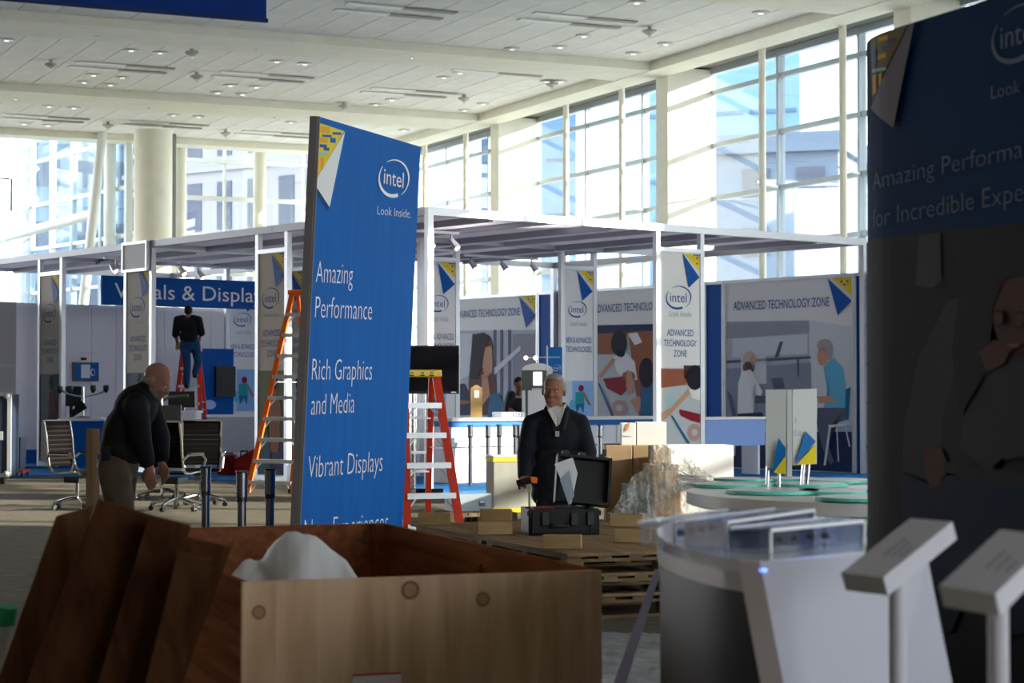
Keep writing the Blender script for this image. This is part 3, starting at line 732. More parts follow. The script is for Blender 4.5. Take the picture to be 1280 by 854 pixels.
def photo_office(pr):
    q = Q(860, 300, 2.669)
    P = lambda pts, m, l=3: pr.poly([q(*p) for p in pts], m, l)
    E = lambda cx, cy, rx, ry, m, l=5: P([(cx + rx * math.cos(t), cy + ry * math.sin(t)) for t in [6.283 * i / 18 for i in range(18)]], m, l)
    P([(130, 272), (405, 268), (412, 284), (548, 290), (548, 800), (130, 800)], PLAV, 2)
    P([(130, 276), (405, 270), (408, 310), (130, 330)], C3('mid_grey', .30, .32, .40)); P([(405, 268), (548, 290), (548, 620), (412, 600)], PLAV2, 3)
    P([(150, 330), (400, 315), (400, 380), (150, 392)], PLAV2, 3)
    P([(130, 402), (412, 388), (412, 396), (130, 412)], PGRYD, 4); P([(130, 430), (412, 408), (412, 600), (130, 610)], C3('desk_grey', .24, .27, .36), 3)
    P([(290, 392), (308, 340), (320, 338), (304, 392)], PGRYD, 4); P([(366, 392), (373, 392), (373, 455), (368, 455)], PGRYD, 5)
    P([(178, 375), (262, 370), (264, 480), (178, 480)], PLAV2, 4)
    P([(130, 640), (548, 640), (548, 800), (130, 800)], PNAVY, 3)
    P([(188, 520), (262, 520), (262, 545), (200, 545)], PGRYD, 4); P([(280, 462), (318, 460), (326, 495), (288, 498)], PGRYD, 5)
    E(207, 402, 22, 32, PBEIGE, 5); E(205, 425, 20, 20, C3('brown_hair', .16, .09, .06), 5); E(220, 400, 10, 18, SKIN, 6)
    P([(182, 440), (212, 432), (232, 470), (252, 508), (246, 520), (214, 515), (222, 580), (168, 582), (170, 480)], PWHT, 6)
    P([(168, 580), (250, 575), (262, 600), (230, 640), (235, 760), (222, 760), (200, 650), (165, 600)], PNAVY, 7)
    P([(132, 500), (150, 520), (166, 600), (150, 590)], PGRYD, 5); P([(160, 600), (166, 600), (160, 720), (152, 720)], PLAV, 5)
    E(458, 352, 25, 22, PHG, 6); E(452, 390, 18, 30, SKIN, 6); P([(462, 345), (485, 355), (480, 400), (470, 400)], PHG, 7)
    P([(455, 425), (490, 395), (522, 430), (530, 500), (528, 560), (455, 565), (470, 520)], PSHIRT, 6)
    P([(432, 522), (480, 520), (500, 540), (440, 545)], SKIN, 7); P([(435, 560), (528, 560), (532, 600), (480, 618), (470, 680), (490, 740), (478, 750), (450, 690), (432, 610)], PGRYD, 7)
    P([(530, 500), (546, 490), (540, 600), (528, 600)], PDENIM, 8)
    P([(470, 618), (532, 612), (532, 620), (478, 626)], PWHT, 8); P([(474, 620), (482, 620), (464, 752), (456, 752)], PLAV2, 8); P([(525, 618), (530, 618), (546, 690), (541, 690)], PLAV2, 8); P([(498, 622), (502, 622), (508, 740), (504, 740)], PLAV2, 8)
def photo_woman(pr):
    q = Q(540, 300, 3.559)
    P = lambda pts, m, l=3: pr.poly([q(*p) for p in pts], m, l)
    E = lambda cx, cy, rx, ry, m, l=5: P([(cx + rx * math.cos(t), cy + ry * math.sin(t)) for t in [6.283 * i / 18 for i in range(18)]], m, l)
    P([(60, 405), (468, 400), (468, 800), (60, 800)], PLAV, 2); P([(85, 420), (180, 415), (170, 600), (85, 640)], PLAV2, 3)
    for x in (275, 305, 340): P([(x, 400), (x + 14, 400), (x + 14, 790), (x, 790)], PGRYD, 3)
    P([(280, 570), (395, 470), (398, 490), (282, 600)], PLAV2, 5); P([(360, 420), (468, 415), (468, 790), (360, 790)], C3('dim_grey', .28, .28, .34), 3)
    P([(85, 640), (150, 640), (180, 700), (180, 780), (85, 780)], PNAVY, 4)
    E(130, 722, 45, 10, SKIND, 5)
    P([(185, 440), (225, 412), (262, 430), (275, 480), (262, 500), (255, 560), (285, 620), (290, 690), (262, 780), (175, 780), (165, 640), (175, 520)], PBWN2, 5)
    P([(238, 478), (268, 470), (272, 520), (276, 545), (268, 590), (240, 620), (228, 560)], SKIN, 6); P([(225, 600), (250, 600), (262, 690), (225, 740)], SKIN, 6)
    P([(185, 420), (235, 412), (262, 440), (240, 480), (225, 560), (205, 620), (170, 620)], PHAIR, 7)
    P([(262, 690), (300, 680), (325, 730), (318, 790), (250, 790)], PDENIM, 6); P([(340, 668), (345, 672), (325, 780), (305, 780)], PGRYD, 7)
PT = 'ADVANCED TECHNOLOGY ZONE'
wall_panel(905.5, 1068, PWHITE, 'back wall panel at the right with picture of woman and man at desks', (PT, (917, 387), (1037, 384)), photo_office)
wall_panel(1069, 1100, BLUE, 'plain blue wall strip at the right end beside the dark curved banner')
wall_panel(881.5, 904.5, BLUE, 'plain blue wall strip between the map pylon and the office picture panel')
wall_panel(733, 868, PWHITE, 'back wall panel in the middle with two children drawing on a map', (PT, (743, 390.5), (846, 387)), lambda pr: photo_children(pr, Q(680, 300, 3.283), 80, 620, 350, 900, 0))
wall_panel(868.7, 880.8, BLUE, 'narrow blue wall strip hidden behind the pale pylon')
wall_panel(672.8, 732.2, BLUE, 'plain blue wall strip right of the long-haired woman picture')
wall_panel(559, 672, PWHITE, 'back wall panel at the left with picture of a long-haired woman', (PT, (569, 398), (650, 394)), photo_woman)

# ---- left stands: white walls, sign, desks
LW = mat('stand_wall_white', (.60, .58, .64), .6)
def Fy(px, D, z=0.0): p = U(px, 400, D); p.z = z; return p
# long white wall facing the hall at the left, panels
U0 = 14.2
vL = ev_at(18, U0); 
lw = thing('stand_wall', 'long white partition wall behind the left desks', 'wall', Ew(vL, U0), TH_E)
wl_ = ev_at(292, U0) - vL; n = 9
for i in range(n): MB().b2(i * wl_ / n + .006, (i + 1) * wl_ / n - .006, 0, .06, .03, 3.25).build('panel', LW, lw)
MB().b2(0, wl_, -.01, .07, 3.25, 3.32).build('top_rail', ALU, lw)
MB().b2(0, wl_, -.03, -.0, .03, .32).build('plinth', BLUE, lw)
gw = thing('grey_booth_wall', 'dim grey wall at the left edge behind the flight case', 'wall', Ew(ev_at(-60, U0 - .6), U0 - .6), TH_E)
MB().b2(0, ev_at(20, U0 - .6) - ev_at(-60, U0 - .6), 0, .08, 0, 3.3).build('panel', mat('dim_wall', (.40, .38, .40), .7), gw)
MB().b2(0, ev_at(17, U0 - .6) - ev_at(-60, U0 - .6), -.03, 0, 2.0, 2.06).build('trim', ALUD, gw)
# the long blue sign
us = 11.6; v0 = ev_at(127, us); v1 = ev_at(345, us)
sg = thing('header_sign', 'long blue sign with white lettering above the left stands', 'sign', Ew(v0, us), TH_E)
w = v1 - v0
pr = Print(sg); zt = pr.P(127, 344)[1]; zb = pr.P(127, 381)[1]
MB().b2(0, w, 0, .06, zb, zt).build('board', BLUE, sg)
for x in (.3, w - .3): MB().b2(x, x + .06, .02, .05, zt, HE - .13).build('hanger', ALU, sg)
c = lambda px, y=376: pr.P(px, y)[0]
text_mesh(sg, [('Visuals & Displays', c(143), c(337), zb + (zt - zb) * .25, (zt - zb) * .50)], INKW)
# blue back stand with dark screen at 255..285
st = thing('blue_stand', 'blue stand wall with a dark screen behind the climbing man', 'stand', Ew(ev_at(252, 12.6), 12.6), TH_E)
w = ev_at(292, 12.6) - ev_at(252, 12.6); pr = Print(st); z1 = pr.P(270, 436)[1]
MB().b2(0, w, 0, .08, .03, z1).build('panel', BLUE, st)
a = pr.P(268, 458); b = pr.P(292, 496)
MB().b2(a[0], b[0], -.08, 0, b[1], a[1]).build('screen', BLK, st)
pr.ell(262, 506, 8, 6, mat('blue_glow_print', (.35, .55, .85), .6)); pr.build('print')
# grey counter 262..322
def desk(px0, px1, D, ztop, h_front, mt, label, name='counter', dep=.6, leg=True, rz=0.0, top=W_, z0=.03):
    p0 = Fy(px0, D); wd = (px1 - px0) / FPX * D / math.cos(rz)
    t = thing(name, label, 'counter' if name == 'counter' else 'desk', p0, rz)
    MB().b2(0, wd, 0, dep, ztop - .04, ztop).build('top', top, t)
    MB().b2(.02, wd - .02, .03, .06, ztop - h_front, ztop - .04).build('front_panel', mt, t)
    if leg:
        for x in (.04, wd - .08): MB().b2(x, x + .05, .06, dep - .03, z0, ztop - .04).build('side_panel', mt, t)
    return t
desk(258, 330, 38, 1.06, .72, mat('counter_grey', (.40, .41, .47), .5), 'long grey counter above the red bags at the left stands', rz=.12)
t = desk(203, 246, 36.5, 1.15, 1.1, PWHITE, 'white counter cube under the small red ladder', rz=.0, dep=.8)
d1 = desk(72, 131, 38.5, .98, .95, BLUE, 'blue-fronted desk below the small wall screen at the far left', name='demo_desk')
MB().b2(.1, .85, -.02, .6, .985, 1.0).build('keyboard_tray', W_, d1)
# wall monitor with small sign and lamp strip
wm = thing('wall_monitor', 'small wall screen with blue picture and white patch at the far left', 'monitor', Ew(ev_at(92, U0 - .09), U0 - .09), TH_E)
s41 = Ew(ev_at(92, U0), U0).y / FPX * 1.12
zc = 1.5 + (490 - 467.5) * s41
MB().b2(0, 31 * s41, 0, .06, zc - 10.5 * s41, zc + 10.5 * s41).build('case', BLK, wm)
pr = Print(wm); pr.rect(.03, zc - 9 * s41, 30 * s41, zc + 9 * s41, BLUE, 1); pr.rect(9 * s41, zc - 7 * s41, 20 * s41, zc + 8 * s41, PLAV2, 2); pr.ell(23 * s41, zc - .5 * s41, 3 * s41, 4 * s41, PLAV2, 3, px=False); pr.ell(23.5 * s41, zc - .5 * s41, 2 * s41, 3 * s41, BLUE, 4, px=False); pr.build('picture')
MB().b2(10 * s41, 16 * s41, .0, .04, zc + 13 * s41, zc + 16 * s41).build('label_plate', BLKM, wm)
MB().b2(9 * s41, 29 * s41, .0, .03, zc + 20.5 * s41, zc + 21.3 * s41).build('shelf_bar', ALUD, wm)
# black monitor and four-cup mount arm in front of it
m2 = thing('desk_monitor', 'black desk monitor turned away behind the cup-ended arm', 'monitor', Fy(76, 39.0), .05)
s = 39.0 / FPX
MB().b2(0, 26 * s, 0, .05, 1.5 - 18 * s, 1.5 + 7 * s, .008).build('screen', BLK, m2); MB().b2(11 * s, 15 * s, .02, .06, .98, 1.5 - 17 * s).build('stand', BLK, m2); MB().b2(6 * s, 20 * s, -.1, .15, .98, 1.0).build('foot', BLK, m2)
ar = thing('mount_arm', 'chrome arm with four black round ends standing at the far left desk', 'stand', Fy(105, 38.7), .0)
s = 38.7 / FPX; Z = lambda y: 1.5 + (490 - y) * s; X = lambda x: (x - 105) * s
mb = MB(); pts = [(76, 487), (84, 492), (94, 495), (106, 496), (118, 494), (127, 491), (132, 488)]
mb.path([(X(a), 0, Z(b)) for a, b in pts], .02, 8); mb.tube((0, 0, 1.0), (0, 0, Z(484)), .032, seg=10); mb.build('bar', CHROME, ar, smooth=True)
for a, b in ((75, 487), (88, 487), (117, 486), (133, 486)):
    MB().lathe([(.02, -.08), (.055, -.03), (.06, .05), (.045, .07), (.0, .07)][:4], (X(a), 0, Z(b)), 12).build('cup', BLK, ar, smooth=True)
MB().lathe([(.18, .98), (.18, 1.0), (.05, 1.03)], (0, 0, 0), 20).build('foot', BLK, ar)
mb = MB(); mb.bar((X(90), -.02, Z(518)), (X(108), -.05, Z(507)), .06, .12); mb.bar((X(96), -.02, Z(512)), (X(104), 0, Z(503)), .09, .1); mb.build('clamp', BLKM, ar)
# flight case, blue bin on red dolly
fc = thing('flight_case', 'black flight case with silver edges at the left edge', 'case', Fy(-30, 32.3), .05)
s = 32.3 / FPX; wd = 42 * s; h = 1.46
MB().b2(0, wd, 0, .8, .16, h).build('body', mat('case_panel', (.02, .03, .055), .4), fc)
mb = MB()
for x in (0, wd):
    for z0, z1 in ((.14, h + .02),): mb.b2(x - .03, x + .03, -.02, .04, z0, z1)
for z in (.15, h): mb.b2(0, wd, -.02, .04, z - .03, z + .03)
mb.build('edge_trim', ALU, fc)
for x in (wd - .04, .04):
    for z in (.17, h - .02): MB().ball((x, 0, z), .055, 10).build('corner_ball', ALU, fc)
MB().b2(wd - .42, wd - .10, -.025, 0, .72, .86).build('latch', ALU, fc); MB().b2(wd - .36, wd - .16, -.035, -.02, .76, .82).build('latch_plate', mat('latch_blue', (.25, .40, .50), .4), fc)
for x in (.15, wd - .12): MB().tube((x - .03, .1, .07), (x + .03, .1, .07), .07, seg=14).build('caster', BLK, fc)
bb = thing('storage_bin', 'dark blue plastic bin beside the flight case', 'bin', Fy(13, 35.0, .14), .0)
s = 35 / FPX
MB().hexa([(0, 0, 0), (13 * s, 0, 0), (13 * s, .4, 0), (0, .4, 0)], [(-.01, -.02, .52), (14 * s, -.02, .52), (14 * s, .42, .52), (-.01, .42, .52)]).build('body', mat('bin_blue', (.01, .05, .16), .4), bb)
MB().b2(-.02, 14.5 * s, -.035, .43, .50, .56).build('rim', mat('bin_blue', (0, 0, 0)), bb)
rd = thing('dolly', 'small red dolly under the dark blue bin', 'cart', Fy(12, 34.9), .0)
MB().b2(-.05, 19 * s, -.1, .5, .09, .135).build('deck', RED, rd)
for x in (.05, 17 * s):
    for y in (0, .4): MB().tube((x - .02, y, .045), (x + .02, y, .045), .045, seg=12).build('wheel', BLK, rd)
# red bags
RBAG = mat('red_fabric', (.22, .008, .012), .6, noise=.3, scale=5)
for i, (a, b, y0, y1, lb) in enumerate(((271, 295, 571, 597, 'low red bag on the floor under the grey counter'), (292, 322, 560, 597, 'taller red bag with a slanted top beside the green pylon picture'))):
    D = 35.0 - i * .3; s = D / FPX
    t = thing('bag', lb, 'bag', Fy(a, D, .035))
    wd = (b - a) * s; h = (y1 - y0) * s
    mb = MB(); r = bmesh.ops.create_cube(mb.bm, size=1); 
    for v in r['verts']: v.co = Vector(((v.co.x + .5) * wd, (v.co.y + .5) * .4, (v.co.z + .5) * h * (1 if (v.co.x > 0 or i == 0) else .55)))
    bmesh.ops.subdivide_edges(mb.bm, edges=mb.bm.edges[:], cuts=3, use_grid_fill=True); bmesh.ops.smooth_vert(mb.bm, verts=mb.bm.verts[:], factor=.5, use_axis_x=True, use_axis_y=True, use_axis_z=True)
    mb.build('body', RBAG, t, smooth=True)
    MB().path([(wd * .3, -.02, h * .6), (wd * .35, -.05, h * .85), (wd * .6, -.05, h * .85), (wd * .65, -.02, h * .6)], .012).build('handle', BLKM, t)

# ---- front counters of the stands on the right part
WC = mat('counter_white', (.80, .80, .80), .45)
uC = 1.6; va = ev_at(563, uC); vb = ev_at(822, uC)
ct = thing('long_counter', 'long sunlit white counter with blue edge behind the chrome posts', 'counter', Ew(va, uC), TH_E)
w = vb - va
MB().b2(0, w, -.05, .65, 1.03, 1.08).build('top', WC, ct); MB().b2(.03, w - .03, .0, .6, .94, 1.03).build('edge_band', mat('edge_blue', (.03, .15, .42), .5), ct)
for i in range(5):
    MB().b2(.04 + i * (w - .08) / 5 + .008, .04 + (i + 1) * (w - .08) / 5 - .008, .03, .58, .62, .94).build('drawer_front', WC, ct)
    MB().b2(.04 + i * (w - .08) / 5 + .015, .04 + (i + 1) * (w - .08) / 5 - .015, .05, .55, .04, .60).build('door', WC, ct)
# blue lit counter right
uD = .9; va2 = ev_at(880, uD); vb2 = ev_at(957, uD)
bt = thing('blue_counter', 'pale blue fronted counter in front of the office picture', 'counter', Ew(va2, uD), TH_E)
w2 = vb2 - va2
MB().b2(0, w2, -.03, .6, 1.02, 1.06).build('top', WC, bt); MB().b2(.02, w2 - .02, 0, .03, .56, 1.02).build('front_panel', mat('counter_periwinkle', (.20, .32, .68), .35), bt)
for x in (.05, w2 - .1): MB().b2(x, x + .05, .1, .5, .04, 1.02).build('leg', ALU, bt)
# things on the long counter
def onc(px, dv=0): return ev_at(px, uC + .25)
zt = 1.08
p = Ew(onc(595.5), uC + .25, zt); sC = p.y / FPX
go = thing('gift_box', 'tall golden box with pointed top standing on the white counter', 'box', p, 0)
wd = 14 * sC; hh = 40 * sC; GOLD = mat('gold_card', (.55, .35, .14), .35, .4, noise=.15, scale=5)
MB().b2(-wd / 2, wd / 2, -wd * .3, wd * .3, 0, hh * .92).build('body', GOLD, go)
MB().hexa([(-wd / 2, -wd * .3, hh * .92), (wd / 2, -wd * .3, hh * .92), (wd / 2, wd * .3, hh * .92), (-wd / 2, wd * .3, hh * .92)], [(-wd * .1, -.02, hh * 1.02), (wd * .1, -.02, hh * 1.02), (wd * .1, .02, hh * 1.02), (-wd * .1, .02, hh * 1.02)]).build('lid', GOLD, go)
MB().b2(-wd * .2, wd * .25, -wd * .3 - .004, -wd * .3, hh * .62, hh * .86).build('label', PWHITE, go)
ck = thing('tray_stack', 'low stack of small clear trays on the white counter', 'trays', Ew(onc(620), uC + .2, zt), TH_E)
for i in range(8): MB().b2(i * .062, i * .062 + .05, -.1, .15, 0, .09).build('tray', glass_mat('clear_tray', (.75, .8, .85), .35, .2), ck)
# kiosk with rounded top, screen
kD = 35.2; kp = Fy(672, kD, 0)
ko = thing('kiosk', 'white round-topped kiosk with a small bright screen behind the grey-haired man', 'kiosk', kp, .1)
s = kD / FPX
prof = []
hw = 19 * s; top = 1.5 + 36 * s
for k in range(9): a = math.pi * k / 8; prof.append((math.cos(a) * (hw - .0) if 0 < k < 8 else math.cos(a) * hw, top - .12 + math.sin(a) * .12))
pts = [(hw, .04)] + prof + [(-hw, .04)]
mb = MB(); mb.hexa([(x, 0, z) for x, z in pts], [(x, .12, z) for x, z in pts]); mb.build('body', W_, ko)
MB().b2(-8 * s, 13 * s, -.06, 0, 1.5 + 5 * s, 1.5 + 27 * s, .005).build('screen_case', BLK, ko)
MB().b2(-6 * s, 5 * s, -.066, -.06, 1.5 + 8 * s, 1.5 + 25 * s).build('screen', mat('lit_screen', (.5, .6, .65), .3, emit=(.75, .85, .9, 1.3)), ko)
fl = thing('lamp_cross', 'thin metal cross arm with two tiny lamps above the kiosk', 'lamp', Fy(684, 34.2), .1)
s = 34.2 / FPX
MB().tube((0, 0, .04), (0, 0, 1.5 + 58 * s), .012, seg=6).build('pole', ALU, fl)
MB().tube((-28 * s, 0, 1.5 + 43 * s), (16 * s, 0, 1.5 + 43.5 * s), .01, seg=6).build('arm', ALU, fl)
for x in (-27, -15): MB().ball((x * s, -.02, 1.5 + 42.5 * s), .035, 10).build('bulb', mat('spot_bulb', (0, 0, 0)), fl)
bm2 = thing('black_monitor', 'black monitor at the kiosk beside the seated worker', 'monitor', Fy(652, 34.8), .1)
s = 34.8 / FPX
MB().b2(0, 13 * s, 0, .05, 1.5 + 2 * s, 1.5 + 27 * s, .006).build('screen', BLK, bm2); MB().b2(5 * s, 8 * s, .01, .05, .04, 1.5 + 3 * s).build('stand', BLK, bm2); MB().b2(-.05, 13 * s + .05, -.15, .2, .037, .06).build('foot', BLK, bm2)
# small blue poster sign behind the kiosk
bs = thing('blue_poster', 'small blue poster with pale oval emblem behind the kiosk', 'poster', Fy(682, 36.2), .1)
s = 36.2 / FPX
MB().b2(0, 21 * s, 0, .02, 1.0, 1.5 + 56 * s).build('board', mat('mid_blue', (.015, .17, .5), .5), bs); MB().b2(.1, .14, .02, .05, .04, 1.1).build('leg', ALU, bs); MB().b2(21 * s - .14, 21 * s - .1, .02, .05, .04, 1.1).build('leg', ALU, bs)
logo(bs, 13.5 * s, 1.5 + 30 * s, 12 * s, INKW)
# chrome belt posts
def post_mesh(name, label, p, top_z, r, m, group, cap=.055, cup=True):
    t = thing(name, label, 'post', p, 0, group)
    MB().tube((0, 0, .02), (0, 0, top_z - .16), r * .78, seg=14).build('tube', m, t, smooth=True)
    MB().tube((0, 0, top_z - .16), (0, 0, top_z), r, seg=14).build('belt_head', m, t, smooth=True)
    MB().tube((0, 0, top_z - .19), (0, 0, top_z - .155), r * .95, seg=14).build('collar', BLK, t, smooth=True)
    MB().tube((0, 0, top_z), (0, 0, top_z + .012), r * 1.12, seg=14).build('cap', BLK, t)
    MB().lathe([(.17, 0), (.17, .015), (.05, .03)], (0, 0, 0), 20).build('foot', BLK, t, smooth=True)
    return t
names = {588: 'first chrome belt post from the left before the white counter', 610: 'second chrome belt post from the left before the white counter', 624: 'chrome belt post rising behind the left part of the yellow-taped carton', 644: 'left one of the close pair of chrome belt posts left of the grey-haired man', 649: 'right one of the close pair of chrome belt posts left of the grey-haired man', 750: 'lone chrome belt post right of the grey-haired man'}
for px, lb in names.items():
    D = 31.2 + (.5 if px in (644, 624) else 0)
    post_mesh('belt_post', lb, Fy(px, D), .97, .045, CHROMED, 'chrome belt posts by the white counter')
for px, py, lb in ((258, 585, 'chrome belt post nearest the office chairs'), (303, 591, 'middle one of the three near chrome belt posts'), (338, 588, 'chrome belt post right beside the big blue banner')):
    post_mesh('belt_post', lb, Fy(px, .53 * FPX / (py - 490)), .97, .037 * 14 / 14, CHROMED, 'near chrome belt posts behind the crate')

# ================================================================== MIDDLE GROUND
# ---- step ladders
def step_ladder(name, label, p, rz, h, n, wt, wb, spread, rail, cap_m, back=None, tray=True, cap=True, off=0.0, behind=True):
    t = thing(name, label, 'ladder', p, rz, None)
    Lf = lambda x, k: Vector((x * (wt + (wb - wt) * k) / 2, -.06 - spread * k, h * (1 - k)))
    Lb = lambda x, k: Vector((x * (wt + (wb - wt) * k) / 2 * .95, .06 + spread * k, h * (1 - k)))
    for x in (-1, 1):
        MB().bar(Lf(x, 0), Lf(x, 1), .03, .085, (1, 0, 0)).build('front_rail', rail, t)
        MB().bar(Lb(x, 0), Lb(x, 1), .028, .06, (1, 0, 0)).build('back_rail', rail, t)
        MB().box(Lf(x, .985), (.05, .1, .05)).build('foot', BLK, t)
    for i in range(n):
        k = (i + 1) / (n + .55); a, b = Lf(-1, k), Lf(1, k)
        s = MB().box((a + b) / 2, ((b - a).length, .085, .022)).box((a + b) / 2 + Vector((0, -.04, -.02)), ((b - a).length, .012, .05)).build('step', ALU, t)
        for sx in (-1, 1):
            e = Lf(sx, k); f = Lf(sx, min(1, k + .5 / n)); MB().bar(e + Vector((-sx * .13, .02, -.01)), f + Vector((-sx * .012, .02, 0)), .016, .016).build('brace', ALU, s)
    for i in range(max(2, n // 2)):
        k = (i + .8) / (n / 2 + .5); MB().bar(Lb(-1, min(k, .93)), Lb(1, min(k, .93)), .03, .03).build('back_bar', ALU, t)
    for x in (-1, 1): MB().bar(Lf(x, .45), Lb(x, .45), .02, .012).build('spreader', ALUD, t)
    if cap: 
        MB().box((0, 0, h + .01), (wt + .1, .24, .075), None, .012).build('top_cap', cap_m, t)
    return t
l1 = step_ladder('step_ladder', 'red step ladder with yellow top cap just right of the big blue banner', Fy(523, 20.5), math.radians(20), 1.68, 5, .34, .58, .50, RED, YPLA)
pr = Print(l1, lambda x, z, o: Vector((x, -.12 - o, z)))
for x in (-.13, -.02, .08): pr.rect(x, 1.665, x + .05, 1.675, BLKM, 1); pr.rect(x + .01, 1.69, x + .04, 1.70, BLKM, 1)
pr.build('warning_print')
l2 = step_ladder('step_ladder', 'tall orange step ladder with aluminium steps left of the big blue banner', Fy(381, 30.2), math.radians(-30), 3.0, 9, .38, .80, .82, ORANGE, ORANGE)
l3 = step_ladder('step_ladder', 'small red step ladder carrying the man in the blue jeans', Fy(239, 40.6), math.radians(0), 2.35, 6, .32, .66, .62, RED, RED, cap=True)
# hang tape of second ladder etc omitted: not in the photograph
# ---- television on wheeled stand
tv = thing('television', 'large black television on a two-pole wheeled stand behind the red ladder', 'television', Fy(524, 28.3), .05)
s = 28.3 / FPX
MB().b2(-46 * s, 50 * s, -.05, .03, 1.5 - 2.5 * s, 1.5 + 58 * s, .01).build('screen_case', BLKM, tv)
MB().b2(-44.5 * s, 48.5 * s, -.055, -.05, 1.5 + 1 * s, 1.5 + 56 * s).build('screen', mat('dark_screen', (.004, .004, .006), .3, spec=.08), tv)
MB().b2(40 * s, 46 * s, -.058, -.05, 1.5 - 1 * s, 1.5 + .2 * s).build('brand_strip', ALU, tv)
for x in (-7, 11): MB().tube((x * s, .08, .1), (x * s, .08, 1.5 + 30 * s), .035, seg=12).build('pole', CHROME, tv, smooth=True)
for x in (-7, 11):
    MB().bar((x * s, -.45, .10), (x * s, .4, .10), .07, .05).build('base_leg', ALUD, tv)
mb = MB(); mb.bar((-20 * s, -.2, .11), (30 * s, -.2, .11), .05, .06); mb.build('base_bar', BLK, tv)
for x in (-18, 28): MB().tube((x * s - .02, -.2, .05), (x * s + .02, -.2, .05), .05, seg=12).build('wheel', BLK, tv)
MB().b2(-10 * s, 14 * s, .0, .1, .62, .66).build('shelf', ALUD, tv)

# ---- pallets
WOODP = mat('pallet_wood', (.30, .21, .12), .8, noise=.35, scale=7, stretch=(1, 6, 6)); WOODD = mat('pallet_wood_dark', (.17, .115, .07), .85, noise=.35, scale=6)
def pallet(name, label, loc, rz, L=1.2, W=1.0, m=None, group=None):
    m = m or WOODP; t = thing(name, label, 'pallet', loc, rz, group)
    n = 7
    def board(x0, x1, y0, y1, z0, z1, nm='deck_board'): MB().b2(x0, x1, y0, y1, z0, z1).build(nm, m, t)
    for i in range(n):
        x = i * (L - .10) / (n - 1); board(x, x + .10, 0, W, .118, .138)
    for y in (0, W / 2 - .05, W - .10): board(0, L, y, y + .10, .098, .118, 'stringer_board')
    for y in (0, W / 2 - .05, W - .10):
        for x in (0, L / 2 - .06, L - .12): board(x, x + .12, y, y + .10, .020, .098, 'block')
    for y in (0, W / 2 - .05, W - .10): board(0, L, y, y + .10, 0, .020, 'bottom_board')
    return t
NC = F(711, 690, .45); NC.z = 0
aax = math.atan2(.365, .93) # direction a = (-.365,.93); b=(.93,.365)
RZP = math.radians(21.4)
def PW(x, y, z=0): c_, s_ = math.cos(RZP), math.sin(RZP); return NC + Vector((x * c_ - y * s_, x * s_ + y * c_, z))
lay = ['bottom', 'middle', 'top']
for k in range(3):
    for j, nm in enumerate(('near', 'far')):
        jit = [(.0, 0), (.03, .03), (-.02, .01)][k]
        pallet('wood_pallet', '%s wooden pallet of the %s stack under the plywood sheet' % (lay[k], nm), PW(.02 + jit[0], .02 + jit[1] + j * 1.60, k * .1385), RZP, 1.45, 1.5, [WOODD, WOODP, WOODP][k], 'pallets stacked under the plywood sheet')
PLYTOP = plywood_mat('plywood_sheet_top', (.42, .28, .17), (.30, .19, .11), axis='y')
ps = thing('plywood_sheet', 'plywood sheet on the stacked pallets carrying the black case and wood blocks', 'plywood', PW(0, 0, .418), RZP)
MB().b2(-.02, 1.52, -.02, 3.22, 0, .02).build('sheet', PLYTOP, ps)
BLOCKW = plywood_mat('block_wood', (.50, .34, .17), (.36, .23, .11), axis='x')
def wblock(px, py, wpx, label, rz=RZP, L=.26, z=.44):
    p = F(px, py, z); t = MB().b2(-L / 2, L / 2, -.05, .05, 0, .095, .006).build('wood_block', BLOCKW); t.location = p; t.rotation_euler = (0, 0, rz)
    tag(t, label, 'wood block', 'short timber blocks on the plywood sheet'); return t
wblock(543, 656, 33, 'timber block at the left corner of the plywood sheet by the red ladder', RZP - .35)
wblock(620, 651, 33, 'farther of the two timber blocks left of the black case', RZP - .3)
wblock(618, 668, 35, 'nearer of the two timber blocks left of the black case', RZP - .25)
wblock(703, 686, 38, 'timber block at the front corner directly before the black case', RZP - .5)
wblock(783, 658, 36, 'farther of the two timber blocks right of the black case', RZP - .5)
wblock(791, 678, 40, 'nearer of the two timber blocks right of the black case', RZP - .5)
wblock(695, 647, 24, 'timber block partly hidden behind the open black case', RZP - .3)
# ---- black open case
CASEM = mat('case_black', (.010, .010, .011), .5, spec=.25)
cs = thing('equipment_case', 'open black hard equipment case on the plywood sheet', 'case', F(705, 669, .44), math.radians(8))
s = 15.0 / FPX
mb = MB(); w = .53; d = .40; h = .19
mb.b2(-w / 2, w / 2, 0, .02, 0, h); mb.b2(-w / 2, w / 2, d - .02, d, 0, h); mb.b2(-w / 2, -w / 2 + .02, 0, d, 0, h); mb.b2(w / 2 - .02, w / 2, 0, d, 0, h); mb.b2(-w / 2, w / 2, 0, d, 0, .02)
mb.build('tub', CASEM, cs)
MB().b2(-w / 2 - .012, w / 2 + .012, -.012, .015, h - .045, h - .01).build('rim', CASEM, cs)
for x in (-.17, .05, .17): MB().b2(x, x + .05, -.03, 0, .07, .17, .005).build('latch', BLK, cs)
MB().path([(-.09, -.01, .08), (-.09, -.045, .07), (.02, -.045, .07), (.02, -.01, .08)], .011).build('handle', BLK, cs)
for x in (-.24, .20): MB().b2(x, x + .05, -.018, .0, .02, .17).build('rib', CASEM, cs)
MB().b2(-w / 2 + .03, w / 2 - .03, .03, d - .03, .1, .15).build('foam', mat('foam_grey', (.03, .03, .03), .95), cs)
MB().b2(-.22, -.06, .06, .2, .15, .20).build('red_pouch', mat('red_fabric', (0, 0, 0)), cs)
hinge = Vector((.19, d - .02, h)); tlt = math.radians(15); lw2 = .42
